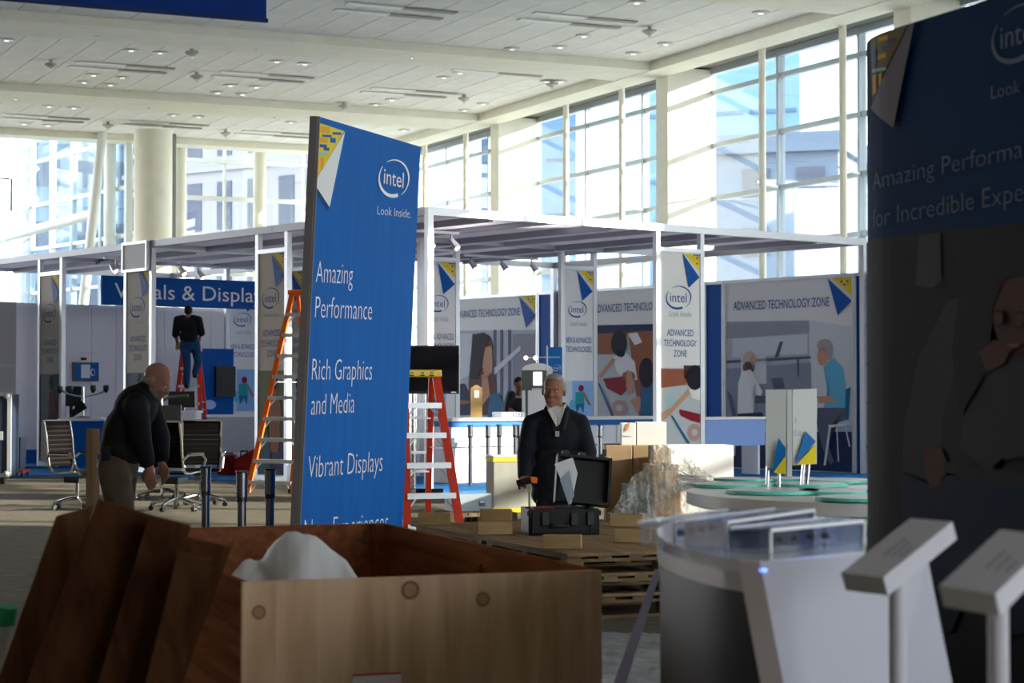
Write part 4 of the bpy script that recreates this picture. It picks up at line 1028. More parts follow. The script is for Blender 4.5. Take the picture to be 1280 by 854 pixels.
R = Matrix.Rotation(-tlt, 3, 'X') @ Matrix.Rotation(math.radians(6), 3, 'Y')
lid = MB()
def lb(c, dd): lid.box(hinge + R @ Vector(c), dd, R)
lb((0, .0, .19), (lw2, .02, .36)); lb((0, -.045, .365), (lw2, .1, .02)); lb((0, -.045, .015), (lw2, .1, .02)); lb((lw2 / 2 - .01, -.045, .19), (.02, .1, .36)); lb((-lw2 / 2 + .01, -.045, .19), (.02, .1, .36))
lid.build('lid', CASEM, cs)
for x in (-.15, -.02, .13): MB().box(hinge + R @ Vector((x, -.06, .385)), (.05, .05, .035), R, .005).build('lid_catch', BLK, cs)
MB().box(hinge + R @ Vector((.15, -.06, .42)), (.035, .03, .05), R, .005).build('tab', BLK, cs)
PD = cs.location.y + .22
pp = thing('papers', 'white folded papers standing in the open black case', 'papers', Fy(705, PD, .59))
for k, (m, pts) in enumerate(((PWHITE, [(693, 580), (716, 572), (722, 592), (714, 632)]), (mat('paper_print', (.35, .40, .48), .6), [(700, 600), (712, 588), (718, 620), (711, 632)]))):
    MB().slab([U(a, b, PD - .012 * k) for a, b in pts], .003).build('sheet', m, pp, world=True)

# ---- cartons
CARD = mat('cardboard', (.42, .28, .16), .75, noise=.15, scale=3); CARDD = mat('cardboard_dim', (.30, .22, .14), .8, noise=.2, scale=3); CARDW = mat('carton_white', (.72, .72, .70), .6); TAPEY = mat('yellow_tape', (.62, .50, .05), .5)
def carton(name, label, px0, px1, ytop, D, m, zb=0.0, dep=None, rz=.1, cat='box'):
    p = Fy(px0, D, zb); w = (px1 - px0) / FPX * D / math.cos(rz); zt = 1.5 + (490 - ytop) * D / FPX; h = zt - zb; dep = dep or w * .8
    t = thing(name, label, cat, p, rz); MB().b2(0, w, 0, dep, 0, h, .006).build('body', m, t); return t, w, dep, h
t, w, d, h = carton('carton', 'pale grey carton with yellow tape bands left of the standing man', 617, 670, 571, 24.6, mat('carton_grey', (.36, .35, .31), .7, noise=.15, scale=4), rz=.18, dep=.55)
for z in (.0, h - .075): MB().b2(-.006, w + .006, -.006, d + .006, z + .01, z + .065).build('tape_band', TAPEY, t)
MB().b2(-.002, w + .002, -.002, d + .002, h, h + .01).build('lid', CARDW, t)
MB().b2(w * .86, w * .9, -.008, 0, .05, h - .08).build('tape_edge', mat('tape_clear', (.30, .32, .28), .4), t)
sb = thing('metal_box', 'grey steel equipment box with small handle plate beside the red ladder', 'box', Fy(566, 22.6, .14), .30)
MB().b2(0, .46, 0, .35, 0, .20, .005).build('body', mat('steel_grey', (.27, .32, .36), .45, .3), sb)
MB().b2(.31, .38, -.01, 0, .06, .12).build('handle_plate', BLK, sb); MB().b2(.32, .37, -.016, -.008, .10, .115).build('plate_label', ALU, sb)
pallet('wood_pallet', 'small dark pallet under the grey steel box by the red ladder', Fy(561, 22.3), .28, .8, .6, WOODD)
t, w, d, h = carton('carton', 'tall plain brown carton with two round pink stickers right of the black case lid', 757, 790, 557, 22.9, CARD, rz=.0, dep=.5)
pr = Print(t); pr.ell(762, 575, 2.6, 4, mat('pink_label', (.65, .35, .35), .6), 1); pr.build('sticker')
t, w, d, h = carton('carton', 'tall brown carton right next to the plain one behind the film wrapped load', 791, 822, 557, 22.9, CARD, rz=.0, dep=.5)
pr = Print(t); pr.ell(796, 577, 3, 4.5, mat('pink_label', (0, 0, 0)), 1); pr.build('sticker')
zt2 = 1.5 - 67 * 22.9 / FPX
t, w, d, h = carton('white_box', 'small white box with an orange leaf mark on the brown cartons', 776.5, 794.5, 529, 23.0, CARDW, zb=zt2 + .001, rz=0, dep=.3)
pr = Print(t); pr.ell(784, 534, 2, 6, mat('print_orange2', (.75, .25, .06), .6), 1, rot=.4); pr.line(777, 545, 789, 545.5, 1, INKG, 1); pr.build('printed_mark')
carton('white_box', 'larger plain white box on the brown cartons in sunlight', 795.5, 832.5, 528, 23.0, CARDW, zb=zt2 + .001, rz=.0, dep=.38)
# stretch-wrapped pallet load
pallet('wood_pallet', 'wooden pallet under the film wrapped load', Fy(778, 21.6), .12, 1.2, 1.0, WOODP)
t, w, d, h = carton('carton', 'brown carton inside the film wrapped load with a round hand hole', 814, 848, 581, 21.9, CARD, zb=.14, rz=.12, dep=.5)
MB().tube((.13, -.006, .34), (.13, .0, .34), .035, seg=12).build('hand_hole', BLKM, t)
t, w, d, h = carton('carton', 'low dark carton at the left side of the film wrapped load', 787, 812, 606, 21.7, mat('dark_goods', (.06, .065, .075), .6), zb=.14, rz=.12, dep=.5)
t, w, d, h = carton('carton', 'small grey-brown carton lying on top inside the film wrap', 816, 838, 557, 22.2, CARDD, zb=1.5 - 90 * 21.9 / FPX, rz=.12, dep=.3)
t, w, d, h = carton('foam_box', 'large white foam box in bright sun on the wrapped load', 838, 917.5, 557, 22.3, mat('foam_white', (.85, .85, .85), .7), zb=.48, rz=.10, dep=.5)
carton('carton', 'white carton under the bright foam box', 850, 913, 613, 22.4, CARDW, zb=.0, rz=.1, dep=.45)
FILM = film_mat('stretch_film', (.86, .85, .83), .55)
fm_ = thing('stretch_film', 'crumpled clear stretch film draped around the pallet load', 'plastic film', Fy(762, 21.2), .0)
s = 21.2 / FPX
def film_surface(outline_top, outline_bot, nx, nz, amp, seed, yb=0.0, bulge=.25):
    rnd = random.Random(seed); V = []; Fq = []
    def interp(ol, t):
        for (a, b), (c2, d2) in zip(ol[:-1], ol[1:]):
            if a <= t <= c2: k = (t - a) / (c2 - a); return b + (d2 - b) * k
        return ol[-1][1]
    x0, x1 = outline_top[0][0], outline_top[-1][0]
    for i in range(nx + 1):
        px = x0 + (x1 - x0) * i / nx; yt = interp(outline_top, px); yb_ = interp(outline_bot, px)
        for j in range(nz + 1):
            k = j / nz; py = yt + (yb_ - yt) * k
            V.append(((px - 762) * s + rnd.uniform(-amp, amp), yb - bulge * math.sin(math.pi * min(1, .15 + k * .85)) * .5 - .08 + rnd.uniform(-amp, amp) * 2 + .06 * math.sin(px * .9 + 3 * k), max(.03, 1.5 + (490 - py) * s + rnd.uniform(-amp, amp))))
    for i in range(nx):
        for j in range(nz): q = i * (nz + 1) + j; Fq.append((q, q + 1, q + nz + 2, q + nz + 1))
    return V, Fq
V, Fq = film_surface([(762, 640), (775, 618), (790, 596), (808, 582), (822, 578), (870, 583), (900, 600), (935, 622)], [(762, 668), (790, 668), (830, 668), (870, 668), (935, 668)], 46, 16, .012, 4)
me = bpy.data.meshes.new('film'); me.from_pydata(V, [], Fq); me.materials.append(FILM); o = bpy.data.objects.new('film', me); COL.objects.link(o); o.parent = fm_; me.polygons.foreach_set('use_smooth', [True] * len(me.polygons))
V, Fq = film_surface([(812, 556), (828, 556), (845, 560), (872, 577)], [(812, 586), (828, 588), (850, 590), (872, 588)], 16, 8, .01, 9, yb=.1, bulge=.1)
me = bpy.data.meshes.new('film_fold'); me.from_pydata(V, [], Fq); me.materials.append(FILM); o = bpy.data.objects.new('film_fold', me); COL.objects.link(o); o.parent = fm_
rnd = random.Random(3)
mb = MB()
for i in range(16):
    a = U(848 + rnd.uniform(-4, 4), 590 + rnd.uniform(-3, 10), 20.95); b = U(890 + rnd.uniform(-8, 14), 596 + i * 1.9, 20.9); mb.tube(a, b, .004, seg=4)
mb.build('film_strands', mat('film_strand', (.55, .53, .52), .3), fm_, world=True)['kind'] = 'stuff'

# ---- floor plastic sheet in front of the pallets
def sheet_mesh(name, pts_fn, nx, ny, m, parent=None, smooth=True):
    V = [pts_fn(i / nx, j / ny) for i in range(nx + 1) for j in range(ny + 1)]
    Fq = [(i * (ny + 1) + j, (i + 1) * (ny + 1) + j, (i + 1) * (ny + 1) + j + 1, i * (ny + 1) + j + 1) for i in range(nx) for j in range(ny)]
    me = bpy.data.meshes.new(name); me.from_pydata(V, [], Fq); me.materials.append(m)
    if smooth: me.polygons.foreach_set('use_smooth', [True] * len(me.polygons))
    o = bpy.data.objects.new(name, me); COL.objects.link(o); o.parent = parent; return o
rnd = random.Random(12)
NOI = [[rnd.random() for _ in range(70)] for _ in range(70)]
pf = sheet_mesh('plastic_sheet', lambda a, b: Vector((.15 + a * 2.4, 9.4 + b * 3.0 - .5 * a, .012 + .022 * NOI[int(a * 60)][int(b * 60)] ** 2)), 60, 60, mat('plastic_film_floor', (.34, .34, .37), .5, noise=.3, scale=4), None, True)
tag(pf, 'crumpled pale plastic sheet lying on the carpet before the pallets', 'plastic sheet')

# ---- glass topped round table with a sign stand
TD = 10.1; tc = U(1172, 500, TD); TR = 1.27
gt = thing('round_table', 'large white round display table with green-edged glass discs', 'table', (tc.x, tc.y, 0), 0)
TW = mat('table_white', (.86, .87, .85), .35)
MB().lathe([(TR - .03, .925), (TR, .935), (TR, .995), (TR - .02, 1.0)], (0, 0, 0), 72).build('top', TW, gt, smooth=True)
MB().lathe([(.42, 0), (.42, .03), (.36, .05), (.36, .93)], (.1, .05, 0), 32).build('pedestal', BLUE, gt, smooth=True)
for a in range(5):
    an_ = a * 1.257 + 2.2; MB().tube((math.cos(an_) * TR * .8, math.sin(an_) * TR * .8, 0), (math.cos(an_) * TR * .8, math.sin(an_) * TR * .8, .93), .03, seg=10).build('leg', ALU, gt, smooth=True)
TEAL = mat('glass_edge_teal', (.12, .62, .52), .25); TEALT = mat('glass_disc_top', (.62, .70, .68), .4)
for px, py, r in ((914, 609, .20), (930, 602, .17), (968, 617, .24), (1012, 608.5, .20), (1052, 617.5, .22), (1074, 626, .2), (1046, 603.5, .2), (985, 601.5, .17)):
    p = F(px, py, 1.0); o = MB().tube((0, 0, 0), (0, 0, .014), r, seg=36).build('disc_edge', TEAL); o.name = 'glass_disc'
    o.parent = gt; o.location = (p.x - tc.x, p.y - tc.y, 1.004); c_ = MB().tube((0, 0, .0141), (0, 0, .0155), r * .95, seg=36).build('disc_face', TEALT, o)
ss = thing('sign_stand', 'pair of upright white signs on poles standing on the glass disc table', 'sign', F(974, 611, 1.001), 0)
s = ss.location.y / FPX; O = ss.location
def SP(px, py, dy=0): q = U(px, py, O.y + dy); return q - O
STW = mat('sign_white', (.62, .63, .62), .5)
o = MB().slab([SP(957, 583, 0), SP(982, 593, -.02), SP(983, 487, -.02), SP(957, 487, 0)], -.02).build('sign_panel', STW, ss)
pr = MB(); pr.slab([SP(965, 590, -.03), SP(982, 592, -.045), SP(982, 560, -.045), SP(973, 547, -.035)], .003).build('blue_corner', mat('sign_blue', (.01, .16, .46), .5), ss)
MB().slab([SP(967, 591, -.034), SP(982, 593, -.050), SP(982, 570, -.050)], .003).build('yellow_corner', YEL, ss)
MB().slab([SP(984, 596, -.02), SP(990, 597, .0), SP(990, 487, .0), SP(984, 487, -.02)], -.015).build('spine', mat('sign_grey', (.42, .42, .42), .5), ss)
MB().slab([SP(991, 582, .02), SP(1021, 580, .05), SP(1021, 486, .05), SP(991, 487, .02)], -.02).build('sign_panel', STW, ss)
MB().slab([SP(994, 581, .0), SP(1020, 552, .03), SP(1007, 539, .02)], -.003).build('blue_corner', mat('sign_blue', (0, 0, 0)), ss)
MB().slab([SP(996, 581, -.004), SP(1020, 580, .022), SP(1020, 555, .022)], -.003).build('yellow_corner', YEL, ss)
text_mesh(ss, [('it', SP(993, 500).x, SP(996, 500).x, SP(990, 529).z, .035), ('d.it', SP(992, 500).x, SP(1001, 500).x, SP(990, 545).z, .035)], INKG, lambda x, z, o: Vector((x, -.008, z)))
for px, dy in ((960, 0), (974, -.02), (1005, .05), (1011, .05)): MB().tube(SP(px, 578, dy + .03), Vector((SP(px, 578).x, dy + .03, .0)), .010, seg=8).build('pole', CHROME, ss)

# ================================================================== BIG BANNERS
def Lean(o, deg): o.rotation_euler = (0, math.radians(deg), o.rotation_euler[2])
bD0 = 13.0; pL = U(366, 640, bD0); bdir = Vector((1555 - 640, FPX, 0)); bdir.normalize()
rz = math.atan2(bdir.y, bdir.x)
bn = thing('standing_banner', 'tall leaning bright blue banner listing four lines in white behind the crate', 'banner')
base = U(360, 700, bD0); base.z = 0
bn.location = Fy(369, bD0); bn.rotation_mode = 'XYZ'
bn.rotation_euler = (math.radians(2.9), 0, rz)
bpy.context.view_layer.update()
BW, BH = 1.71, 3.30
MB().b2(.0, BW, 0, .05, .02, BH).build('cloth', BLUEB, bn)
EDG = mat('banner_edge_grey', (.20, .18, .18), .6)
MB().b2(-.02, -.001, -.0, .055, .0, BH + .0).build('edge', EDG, bn)
MB().b2(-.012, 0, -.012, 0, 0, BH).build('edge', EDG, bn)
def WMe(o): return Matrix.LocRotScale(o.location, o.rotation_euler, None)
_owm = WM
def WM(o):
    M = Matrix.Identity(4)
    while o: M = Matrix.LocRotScale(o.location, o.rotation_euler, None) @ M; o = o.parent
    return M
def chip_corner(pr, q, seed=1):
    pass
pr = Print(bn); pr.gap = .002; pr.bounds = (.0, BW, .02, BH - .005)
pr.poly([(388, 150), (430, 164), (392, 232)], YEL, 1)
T = lambda a, b: (389 + a * 40 - b * .0, 152 + b * 78 + a * 12 * (1 - b))
for (x0, y0, x1, y1, m) in ((393, 160, 398, 163, BLUE), (400, 158, 412, 166, YELD), (402, 168, 414, 171, BLUE), (394, 166, 397, 182, BLUE), (399, 180, 408, 184, BLUE), (404, 184, 411, 188, BLUE), (412, 172, 419, 178, BLUE), (392, 190, 409, 194, mat('chip_teal', (.30, .55, .55), .6)), (393, 196, 398, 225, YELD), (400, 196, 404, 214, YELD), (415, 165, 426, 168, BLUE), (399, 172, 409, 178, YELD)):
    pr.poly([(x0, y0), (x1, y0 + .8), (x1, y1 + .8), (x0, y1)], m, 2)
pr.poly([(430.5, 164), (391.5, 229), (411, 259)], PWHITE, 3); 
pr.poly([(391.5, 229), (411, 259), (409, 264), (390, 233)], mat('fold_shadow_print', (.003, .04, .17), .6), 2)
pr.build('printed_corner')
def T2(lines, body_root, m, pr, off=.004, fmap=None):
    L = []
    for body, x0, y0, x1, y1, cap in lines:
        a = pr.P(x0, y0); b = pr.P(x1, y1); c = pr.P(x0, y0 - cap); L.append((body, a[0], b[0], a[1], c[1] - a[1], (b[1] - a[1]) / (b[0] - a[0])))
    return text_mesh(body_root, L, m, fmap, off)
THIN = -.014
T2([('Amazing', 394, 353, 440, 355.5, 27), ('Performance', 393, 397, 464, 400, 27), ('Rich Graphics', 389, 475, 464, 475, 27), ('and Media', 388, 519, 442, 516, 27), ('Vibrant Displays', 384, 598, 477, 589, 28), ('New Experiences', 379, 678, 484, 664, 28)], bn, INKW, pr)
T2([('Look Inside.', 471, 268, 513, 272.5, 11)], bn, INKW, pr)
THIN = 0.0
a = pr.P(491, 223); b = pr.P(472, 223); c = pr.P(511, 223); lw_ = c[0] - b[0]; h1 = pr.P(491, 197)[1] - pr.P(491, 249)[1]
logo(bn, (b[0] + c[0]) / 2, a[1], lw_, INKW, asp=h1 / lw_ * .93)
# stand foot
MB().b2(.2, BW - .2, -.25, .3, 0, .02).build('foot_plate', ALUD, bn)

# right curved banner, its shade painted into the cloth and print colours
cb = thing('curved_banner', 'dark curved banner at the right edge with seated reading girl picture', 'banner')
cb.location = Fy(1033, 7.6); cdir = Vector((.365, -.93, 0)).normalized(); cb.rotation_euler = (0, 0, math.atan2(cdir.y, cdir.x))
CH = 2.81; CW = 2.3
def cmap(s, z, off=0.0):
    # starts curving away at the left end
    if s < .0: s = .0
    R_ = .55
    if s < .45:
        ang = (.45 - s) / R_; x = .45 - R_ * math.sin(ang); y = R_ * (1 - math.cos(ang)); nx, ny = -math.sin(ang) , -math.cos(ang)
    else: x, y, nx, ny = s, 0, 0, -1
    return Vector((x + nx * off, y + ny * off, z))
def cgrid(z0, z1, m, off, name, parent, s0=0, s1=CW, th=.0):
    ss_ = [s0 + (s1 - s0) * i / 40 for i in range(41)]
    V = [cmap(x, z0, off) for x in ss_] + [cmap(x, z1, off) for x in ss_] + [cmap(x, z0, off - .03) for x in ss_] + [cmap(x, z1, off - .03) for x in ss_]
    n = 41; Fq = []
    for i in range(40):
        Fq += [(i, i + 1, n + i + 1, n + i), (2 * n + i + 1, 2 * n + i, 3 * n + i, 3 * n + i + 1), (n + i, n + i + 1, 3 * n + i + 1, 3 * n + i), (i + 1, i, 2 * n + i, 2 * n + i + 1)]
    Fq += [(0, n, 3 * n, 2 * n), (n - 1, 3 * n - 1, 4 * n - 1, 2 * n - 1)]
    me = bpy.data.meshes.new(name); me.from_pydata(V, [], Fq); me.materials.append(m); o = bpy.data.objects.new(name, me); COL.objects.link(o); o.parent = parent; return o
cgrid(0.02, CH, mat('banner_blue_shaded', (.001, .030, .115), .7, spec=.06), 0, 'cloth', cb)
class CP(Print):
    def P(s, px, py):
        x, z = Print.P(s, px, py)
        if x < .45:   # point on the plane -> point on the curve (solve along the ray)
            Mi = s.Mi; o = Mi @ Vector((0, 0, CAM_H)); d = Mi.to_3x3() @ ray(px, py); lo = None
            best = None
            for i in range(60):
                q = .45 * i / 59; v = cmap(q, 0); t = (v.x - o.x) / d.x if abs(d.x) > 1e-6 else 0; e = abs((o + d * t).y - v.y)
                if best is None or e < best[0]: best = (e, q, (o + d * t).z)
            return (best[1], best[2])
        return (x, z)
pr = CP(cb, cmap, .003, .05); pr.bounds = (0, CW, .03, CH - .004)
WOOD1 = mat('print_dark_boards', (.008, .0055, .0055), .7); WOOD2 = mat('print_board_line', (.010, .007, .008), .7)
pr.poly([(1080, 304), (1140, 292), (1290, 278), (1290, 900), (1070, 900)], WOOD1, 1)
for k, y in enumerate((345, 392, 440, 490, 545, 600, 655)): pr.poly([(1078, y + 14), (1160, y), (1160, y + 3), (1078, y + 17)], WOOD2, 2)
pr.poly([(1155, 290), (1290, 278), (1290, 420), (1230, 470), (1150, 420), (1135, 350)], mat('print_black', (.006, .005, .006), .7), 2)
pr.poly([(1152, 294), (1178, 291), (1180, 352), (1168, 360), (1147, 356)], mat('print_cup', (.05, .048, .055), .7), 3)
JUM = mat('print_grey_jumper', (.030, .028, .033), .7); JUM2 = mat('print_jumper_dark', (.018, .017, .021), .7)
pr.poly([(1188, 375), (1212, 372), (1212, 440), (1198, 520), (1180, 575), (1160, 600), (1130, 588), (1132, 540), (1150, 450)], JUM, 3)
pr.poly([(1205, 378), (1240, 380), (1240, 480), (1250, 580), (1180, 585), (1180, 530), (1200, 450)], JUM2, 4)
pr.poly([(1212, 470), (1230, 462), (1262, 470), (1270, 560), (1240, 590), (1205, 560)], JUM, 5)
pr.poly([(1236, 470), (1240, 445), (1290, 440), (1290, 570), (1262, 575), (1240, 540)], JUM, 6)
GS = mat('print_skin_shaded', (.085, .032, .025), .7)
pr.poly([(1160, 560), (1182, 560), (1190, 580), (1184, 606), (1168, 610), (1161, 590)], GS, 6)
pr.poly([(1245, 350), (1275, 330), (1290, 330), (1290, 450), (1260, 440), (1248, 410)], GS, 6)
pr.poly([(1232, 440), (1250, 425), (1275, 430), (1262, 455), (1240, 465)], GS, 8)
pr.poly([(1195, 300), (1290, 290), (1290, 345), (1262, 350), (1248, 380), (1244, 430), (1236, 470), (1206, 520), (1196, 440), (1206, 360)], mat('print_hair_shaded', (.010, .008, .009), .7), 7)
pr.ell(1256, 398, 9, 11, BLKM, 8); pr.ell(1256, 398, 7, 9, GS, 9); pr.ell(1282, 400, 9, 11, BLKM, 8); pr.ell(1282, 400, 7, 9, GS, 9); pr.ell(1276, 432, 9, 2.5, mat('print_lips', (.20, .04, .04), .6), 9)
pr.poly([(1185, 577), (1290, 592), (1290, 612), (1188, 590)], BLKM, 8)
JN = mat('print_denim_shaded', (.004, .013, .040), .7); JN2 = mat('print_denim_shaded_dark', (.004, .012, .038), .7)
pr.poly([(1130, 590), (1165, 605), (1185, 600), (1190, 640), (1150, 690), (1132, 650)], JN2, 5); pr.poly([(1182, 595), (1230, 592), (1245, 620), (1230, 700), (1195, 790), (1160, 790), (1175, 640)], JN, 6)
pr.poly([(1230, 600), (1290, 610), (1290, 790), (1240, 800), (1225, 690)], JN2, 7)
pr.poly([(1140, 690), (1290, 780), (1290, 900), (1150, 900)], mat('print_black', (0, 0, 0)), 4)
# corner flap
pr.poly([(1090, 44), (1148, 8), (1092, 128)], mat('chip_yellow_shaded', (.16, .12, .01), .6), 2)
for (x0, y0, x1, y1, m) in ((1094, 62, 1098, 84, BLUE), (1101, 46, 1112, 52, YELD), (1106, 58, 1116, 61, BLUE), (1112, 50, 1122, 53, BLUE), (1124, 28, 1134, 34, BLUE), (1100, 68, 1110, 74, YELD), (1093, 86, 1110, 90, mat('chip_teal', (0, 0, 0))), (1094, 94, 1098, 118, YELD), (1101, 92, 1105, 108, YELD)):
    pr.poly([(x0, y0 + 1), (x1, y0 - 2), (x1, y1 - 2), (x0, y1 + 1)], m, 3)
pr.poly([(1150, 10), (1092, 136), (1120, 160)], mat('flap_lilac', (.16, .13, .16), .6), 4)
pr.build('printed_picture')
SHADEDW = mat('print_white_shaded', (.16, .19, .30), .7)
THIN = -.014
T2([('Amazing Performance', 1093, 238, 1322, 188, 21), ('for Incredible Experiences', 1093, 285, 1368, 236, 22)], cb, SHADEDW, pr, .006, cmap)
T2([('Look Inside.', 1241, 124, 1330, 104, 17)], cb, SHADEDW, pr, .006, cmap)
THIN = 0.0
a = pr.P(1275, 42); b = pr.P(1241, 45); logo(cb, a[0], a[1], (a[0] - b[0]) * 2.0, SHADEDW, cmap, .006, asp=.62)

# ================================================================== CRATE
CT = .88
k0 = [F(303, 728, CT), F(752, 713, CT)]
fd = (k0[1] - k0[0]); CWd = fd.length; fd.normalize(); crz = math.atan2(fd.y, fd.x); back = Vector((-fd.y, fd.x, 0))
bk = F(432, 655, CT); CL = (bk - k0[1]).dot(back)
cr = thing('shipping_crate', 'large open plywood crate with knots in the foreground holding white foam sheet', 'crate', (k0[0].x, k0[0].y, 0), crz)
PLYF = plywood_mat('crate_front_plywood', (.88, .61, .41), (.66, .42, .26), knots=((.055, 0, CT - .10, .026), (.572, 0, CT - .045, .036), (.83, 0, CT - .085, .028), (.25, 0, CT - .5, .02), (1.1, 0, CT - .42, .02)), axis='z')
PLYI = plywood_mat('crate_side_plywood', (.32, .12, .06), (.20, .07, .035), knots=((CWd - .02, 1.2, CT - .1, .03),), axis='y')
PLYE = mat('plywood_edge', (.40, .29, .20), .8, noise=.3, scale=20, stretch=(1, 1, 12))
th = .024
MB().b2(0, CWd, 0, th, 0, CT).build('front_panel', PLYF, cr)
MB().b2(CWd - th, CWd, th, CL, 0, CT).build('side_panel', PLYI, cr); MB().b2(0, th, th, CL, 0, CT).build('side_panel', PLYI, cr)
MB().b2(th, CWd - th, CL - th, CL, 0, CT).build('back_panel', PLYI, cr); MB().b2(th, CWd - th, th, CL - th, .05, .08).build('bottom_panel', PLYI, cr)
MB().b2(th, th + .045, CL - .1, CL - th, .08, CT - .002).build('corner_post', PLYI, cr); MB().b2(CWd - th - .045, CWd - th, CL - .1, CL - th, .08, CT - .002).build('corner_post', PLYI, cr)
for p_ in (.03, CWd - .04):
    for z in (.1, .3, .5, .7, .82): MB().tube((p_, -.002, z), (p_, 0, z), .004, seg=6).build('nail', ALUD, cr)
pr = Print(cr); a = pr.P(440, 843); b = pr.P(501, 858)
lbz = thing('x', 'x', 'x'); bpy.data.objects.remove(lbz)
MB().b2(a[0], b[0], -.003, 0, a[1] - .12, a[1]).build('paper_label', PWHITE, cr)
MB().b2(a[0], b[0], -.0045, -.003, a[1] - .006, a[1]).build('label_red_line', mat('label_red', (.55, .03, .03), .5), cr)
text_mesh(cr, [('FRAGILE', a[0] + .01, a[0] + .09, a[1] - .030, .013)], INKG, None, .0046) if False else None
# white foam / cloth sheet heaped inside
FOAM = mat('white_foam_sheet', (.66, .66, .70), .7, noise=.05, scale=6)
def heap(a, b):
    px = 286 + a * 160; env = [(286, 722), (300, 704), (325, 697), (342, 678), (358, 666), (385, 664), (400, 678), (412, 690), (430, 703), (446, 722)]
    for (x0, y0), (x1, y1) in zip(env[:-1], env[1:]):
        if x0 <= px <= x1: y = y0 + (y1 - y0) * (px - x0) / (x1 - x0); break
    D = 7.1 + b * .85; crest = .5
    base_z = .35; q = U(px, y + 0, 7.45); zt_ = q.z
    f = 1 - abs(b - crest) / crest; f = f ** .55
    z = base_z + (zt_ - base_z) * f + .006 * math.sin(a * 31 + b * 9) * f + .010 * math.sin(a * 17 - b * 23)
    x = (px - 640) / FPX * 7.45 + (b - .5) * -.12
    return Vector((x, D + .04 * math.sin(a * 9), min(z, zt_)))
hp = sheet_mesh('foam_sheet', heap, 60, 26, FOAM); tag(hp, 'crumpled white foam sheet heaped inside the open crate', 'foam sheet')
# boards leaning on the crate
def board(label, pts, D_top, D_bot, t, m):
    # pts: pixel corners bottom-left, bottom-right, top-right, top-left
    P_ = [U(pts[0][0], pts[0][1], D_bot), U(pts[1][0], pts[1][1], D_bot + .02), U(pts[2][0], pts[2][1], D_top + .02), U(pts[3][0], pts[3][1], D_top)]
    o = thing('wood_board', label, 'board', P_[0], 0, 'boards leaning against the crate')
    L = [q - P_[0] for q in P_]; MB().slab(L, -t).build('plank', m, o); return o
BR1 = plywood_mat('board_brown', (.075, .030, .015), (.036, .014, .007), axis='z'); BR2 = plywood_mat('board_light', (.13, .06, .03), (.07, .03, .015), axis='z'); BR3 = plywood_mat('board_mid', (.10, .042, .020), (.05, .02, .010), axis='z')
def ext(x_top, y_top, x_b, y_b, Y):  # extend an edge line down to picture row Y
    return (x_top + (x_b - x_top) * (Y - y_top) / (y_b - y_top), Y)
YB = 1075
def bd(label, tl, tr, bl, brr, Dt, Db, t, m):
    board(label, [ext(tl[0], tl[1], bl[0], bl[1], YB), ext(tr[0], tr[1], brr[0], brr[1], YB), tr, tl], Dt, Db, t, m)
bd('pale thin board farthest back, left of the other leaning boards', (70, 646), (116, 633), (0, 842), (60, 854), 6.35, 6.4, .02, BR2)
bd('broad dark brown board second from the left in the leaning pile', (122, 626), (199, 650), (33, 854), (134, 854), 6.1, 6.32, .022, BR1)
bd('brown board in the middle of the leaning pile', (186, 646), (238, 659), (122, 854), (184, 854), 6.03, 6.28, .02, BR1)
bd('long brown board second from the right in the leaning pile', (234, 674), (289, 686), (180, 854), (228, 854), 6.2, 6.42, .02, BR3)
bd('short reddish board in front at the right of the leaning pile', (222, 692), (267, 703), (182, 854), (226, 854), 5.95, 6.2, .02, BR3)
# plastic bag with bottles at the left bottom edge
PB = mat('white_plastic_bag', (.50, .50, .54), .4, noise=.12, scale=9, bump=.6)
gb = thing('plastic_bag', 'white plastic bag of bottles at the lower left edge', 'bag', Fy(-12, 6.6), 0)
mb = MB()
for c_, r_ in (((0, 0, .30), (.16, .14, .3)), ((.03, -.02, .55), (.085, .08, .16)), ((-.06, .02, .60), (.08, .08, .14)), ((.07, .03, .38), (.07, .08, .13)), ((.05, -.05, .22), (.09, .08, .12))): mb.ball(c_, r_, 14)
mb.build('bag', PB, gb, smooth=True)
for x, z, m in ((.075, .70, mat('green_cap', (.01, .25, .10), .4)), (.00, .76, W_)):
    q = MB().tube((x - .02, -.05, z - .1), (x, -.07, z + .07), .032, seg=12).build('bottle_neck', PB, gb); MB().tube((x - .005, -.065, z + .04), (x + .005, -.075, z + .10), .034, seg=12).build('cap', m, q)

# ================================================================== CURVED DISPLAY COUNTER
ZC = 1.10
outer = [F(px, py, ZC) for px, py in ((962, 641), (925, 640), (890, 642), (858, 647), (834, 653), (821, 662), (822, 669), (832, 677), (850, 684), (876, 691), (905, 697), (930, 700.5), (950, 702))]
flat_end = F(1080, 689, ZC)
dc = thing('display_counter', 'curved white display counter with dark inset at the lower right', 'counter', (0, 0, 0), 0)
dc.location = (1.0, 5.4, 0)
ctr = Vector((sum(p.x for p in outer) / len(outer) + .12, sum(p.y for p in outer) / len(outer), ZC))
back_r = F(1085, 650, ZC)
loop = [Vector((p.x, p.y, 0)) for p in outer] + [Vector((flat_end.x, flat_end.y, 0)), Vector((back_r.x, back_r.y, 0))]
CWM = mat('counter_gloss_white', (.40, .36, .38), .3, coat=.2); CSIDE = mat('counter_side_lilac', (.42, .42, .52), .4)
INSET = mat('counter_inset_grey', (.022, .020, .025), .4, spec=.15)
MB().prism([(p.x, p.y) for p in loop], ZC - .03, ZC).build('top', mat('counter_top_gloss', (.62, .64, .70), .08, coat=.6), dc, world=True, smooth=True)
def inset(p, k): c2 = Vector((ctr.x, ctr.y, 0)); return p + (c2 - p) * k
rim = [Vector((p.x, p.y, 0)) for p in outer]
mb = MB()
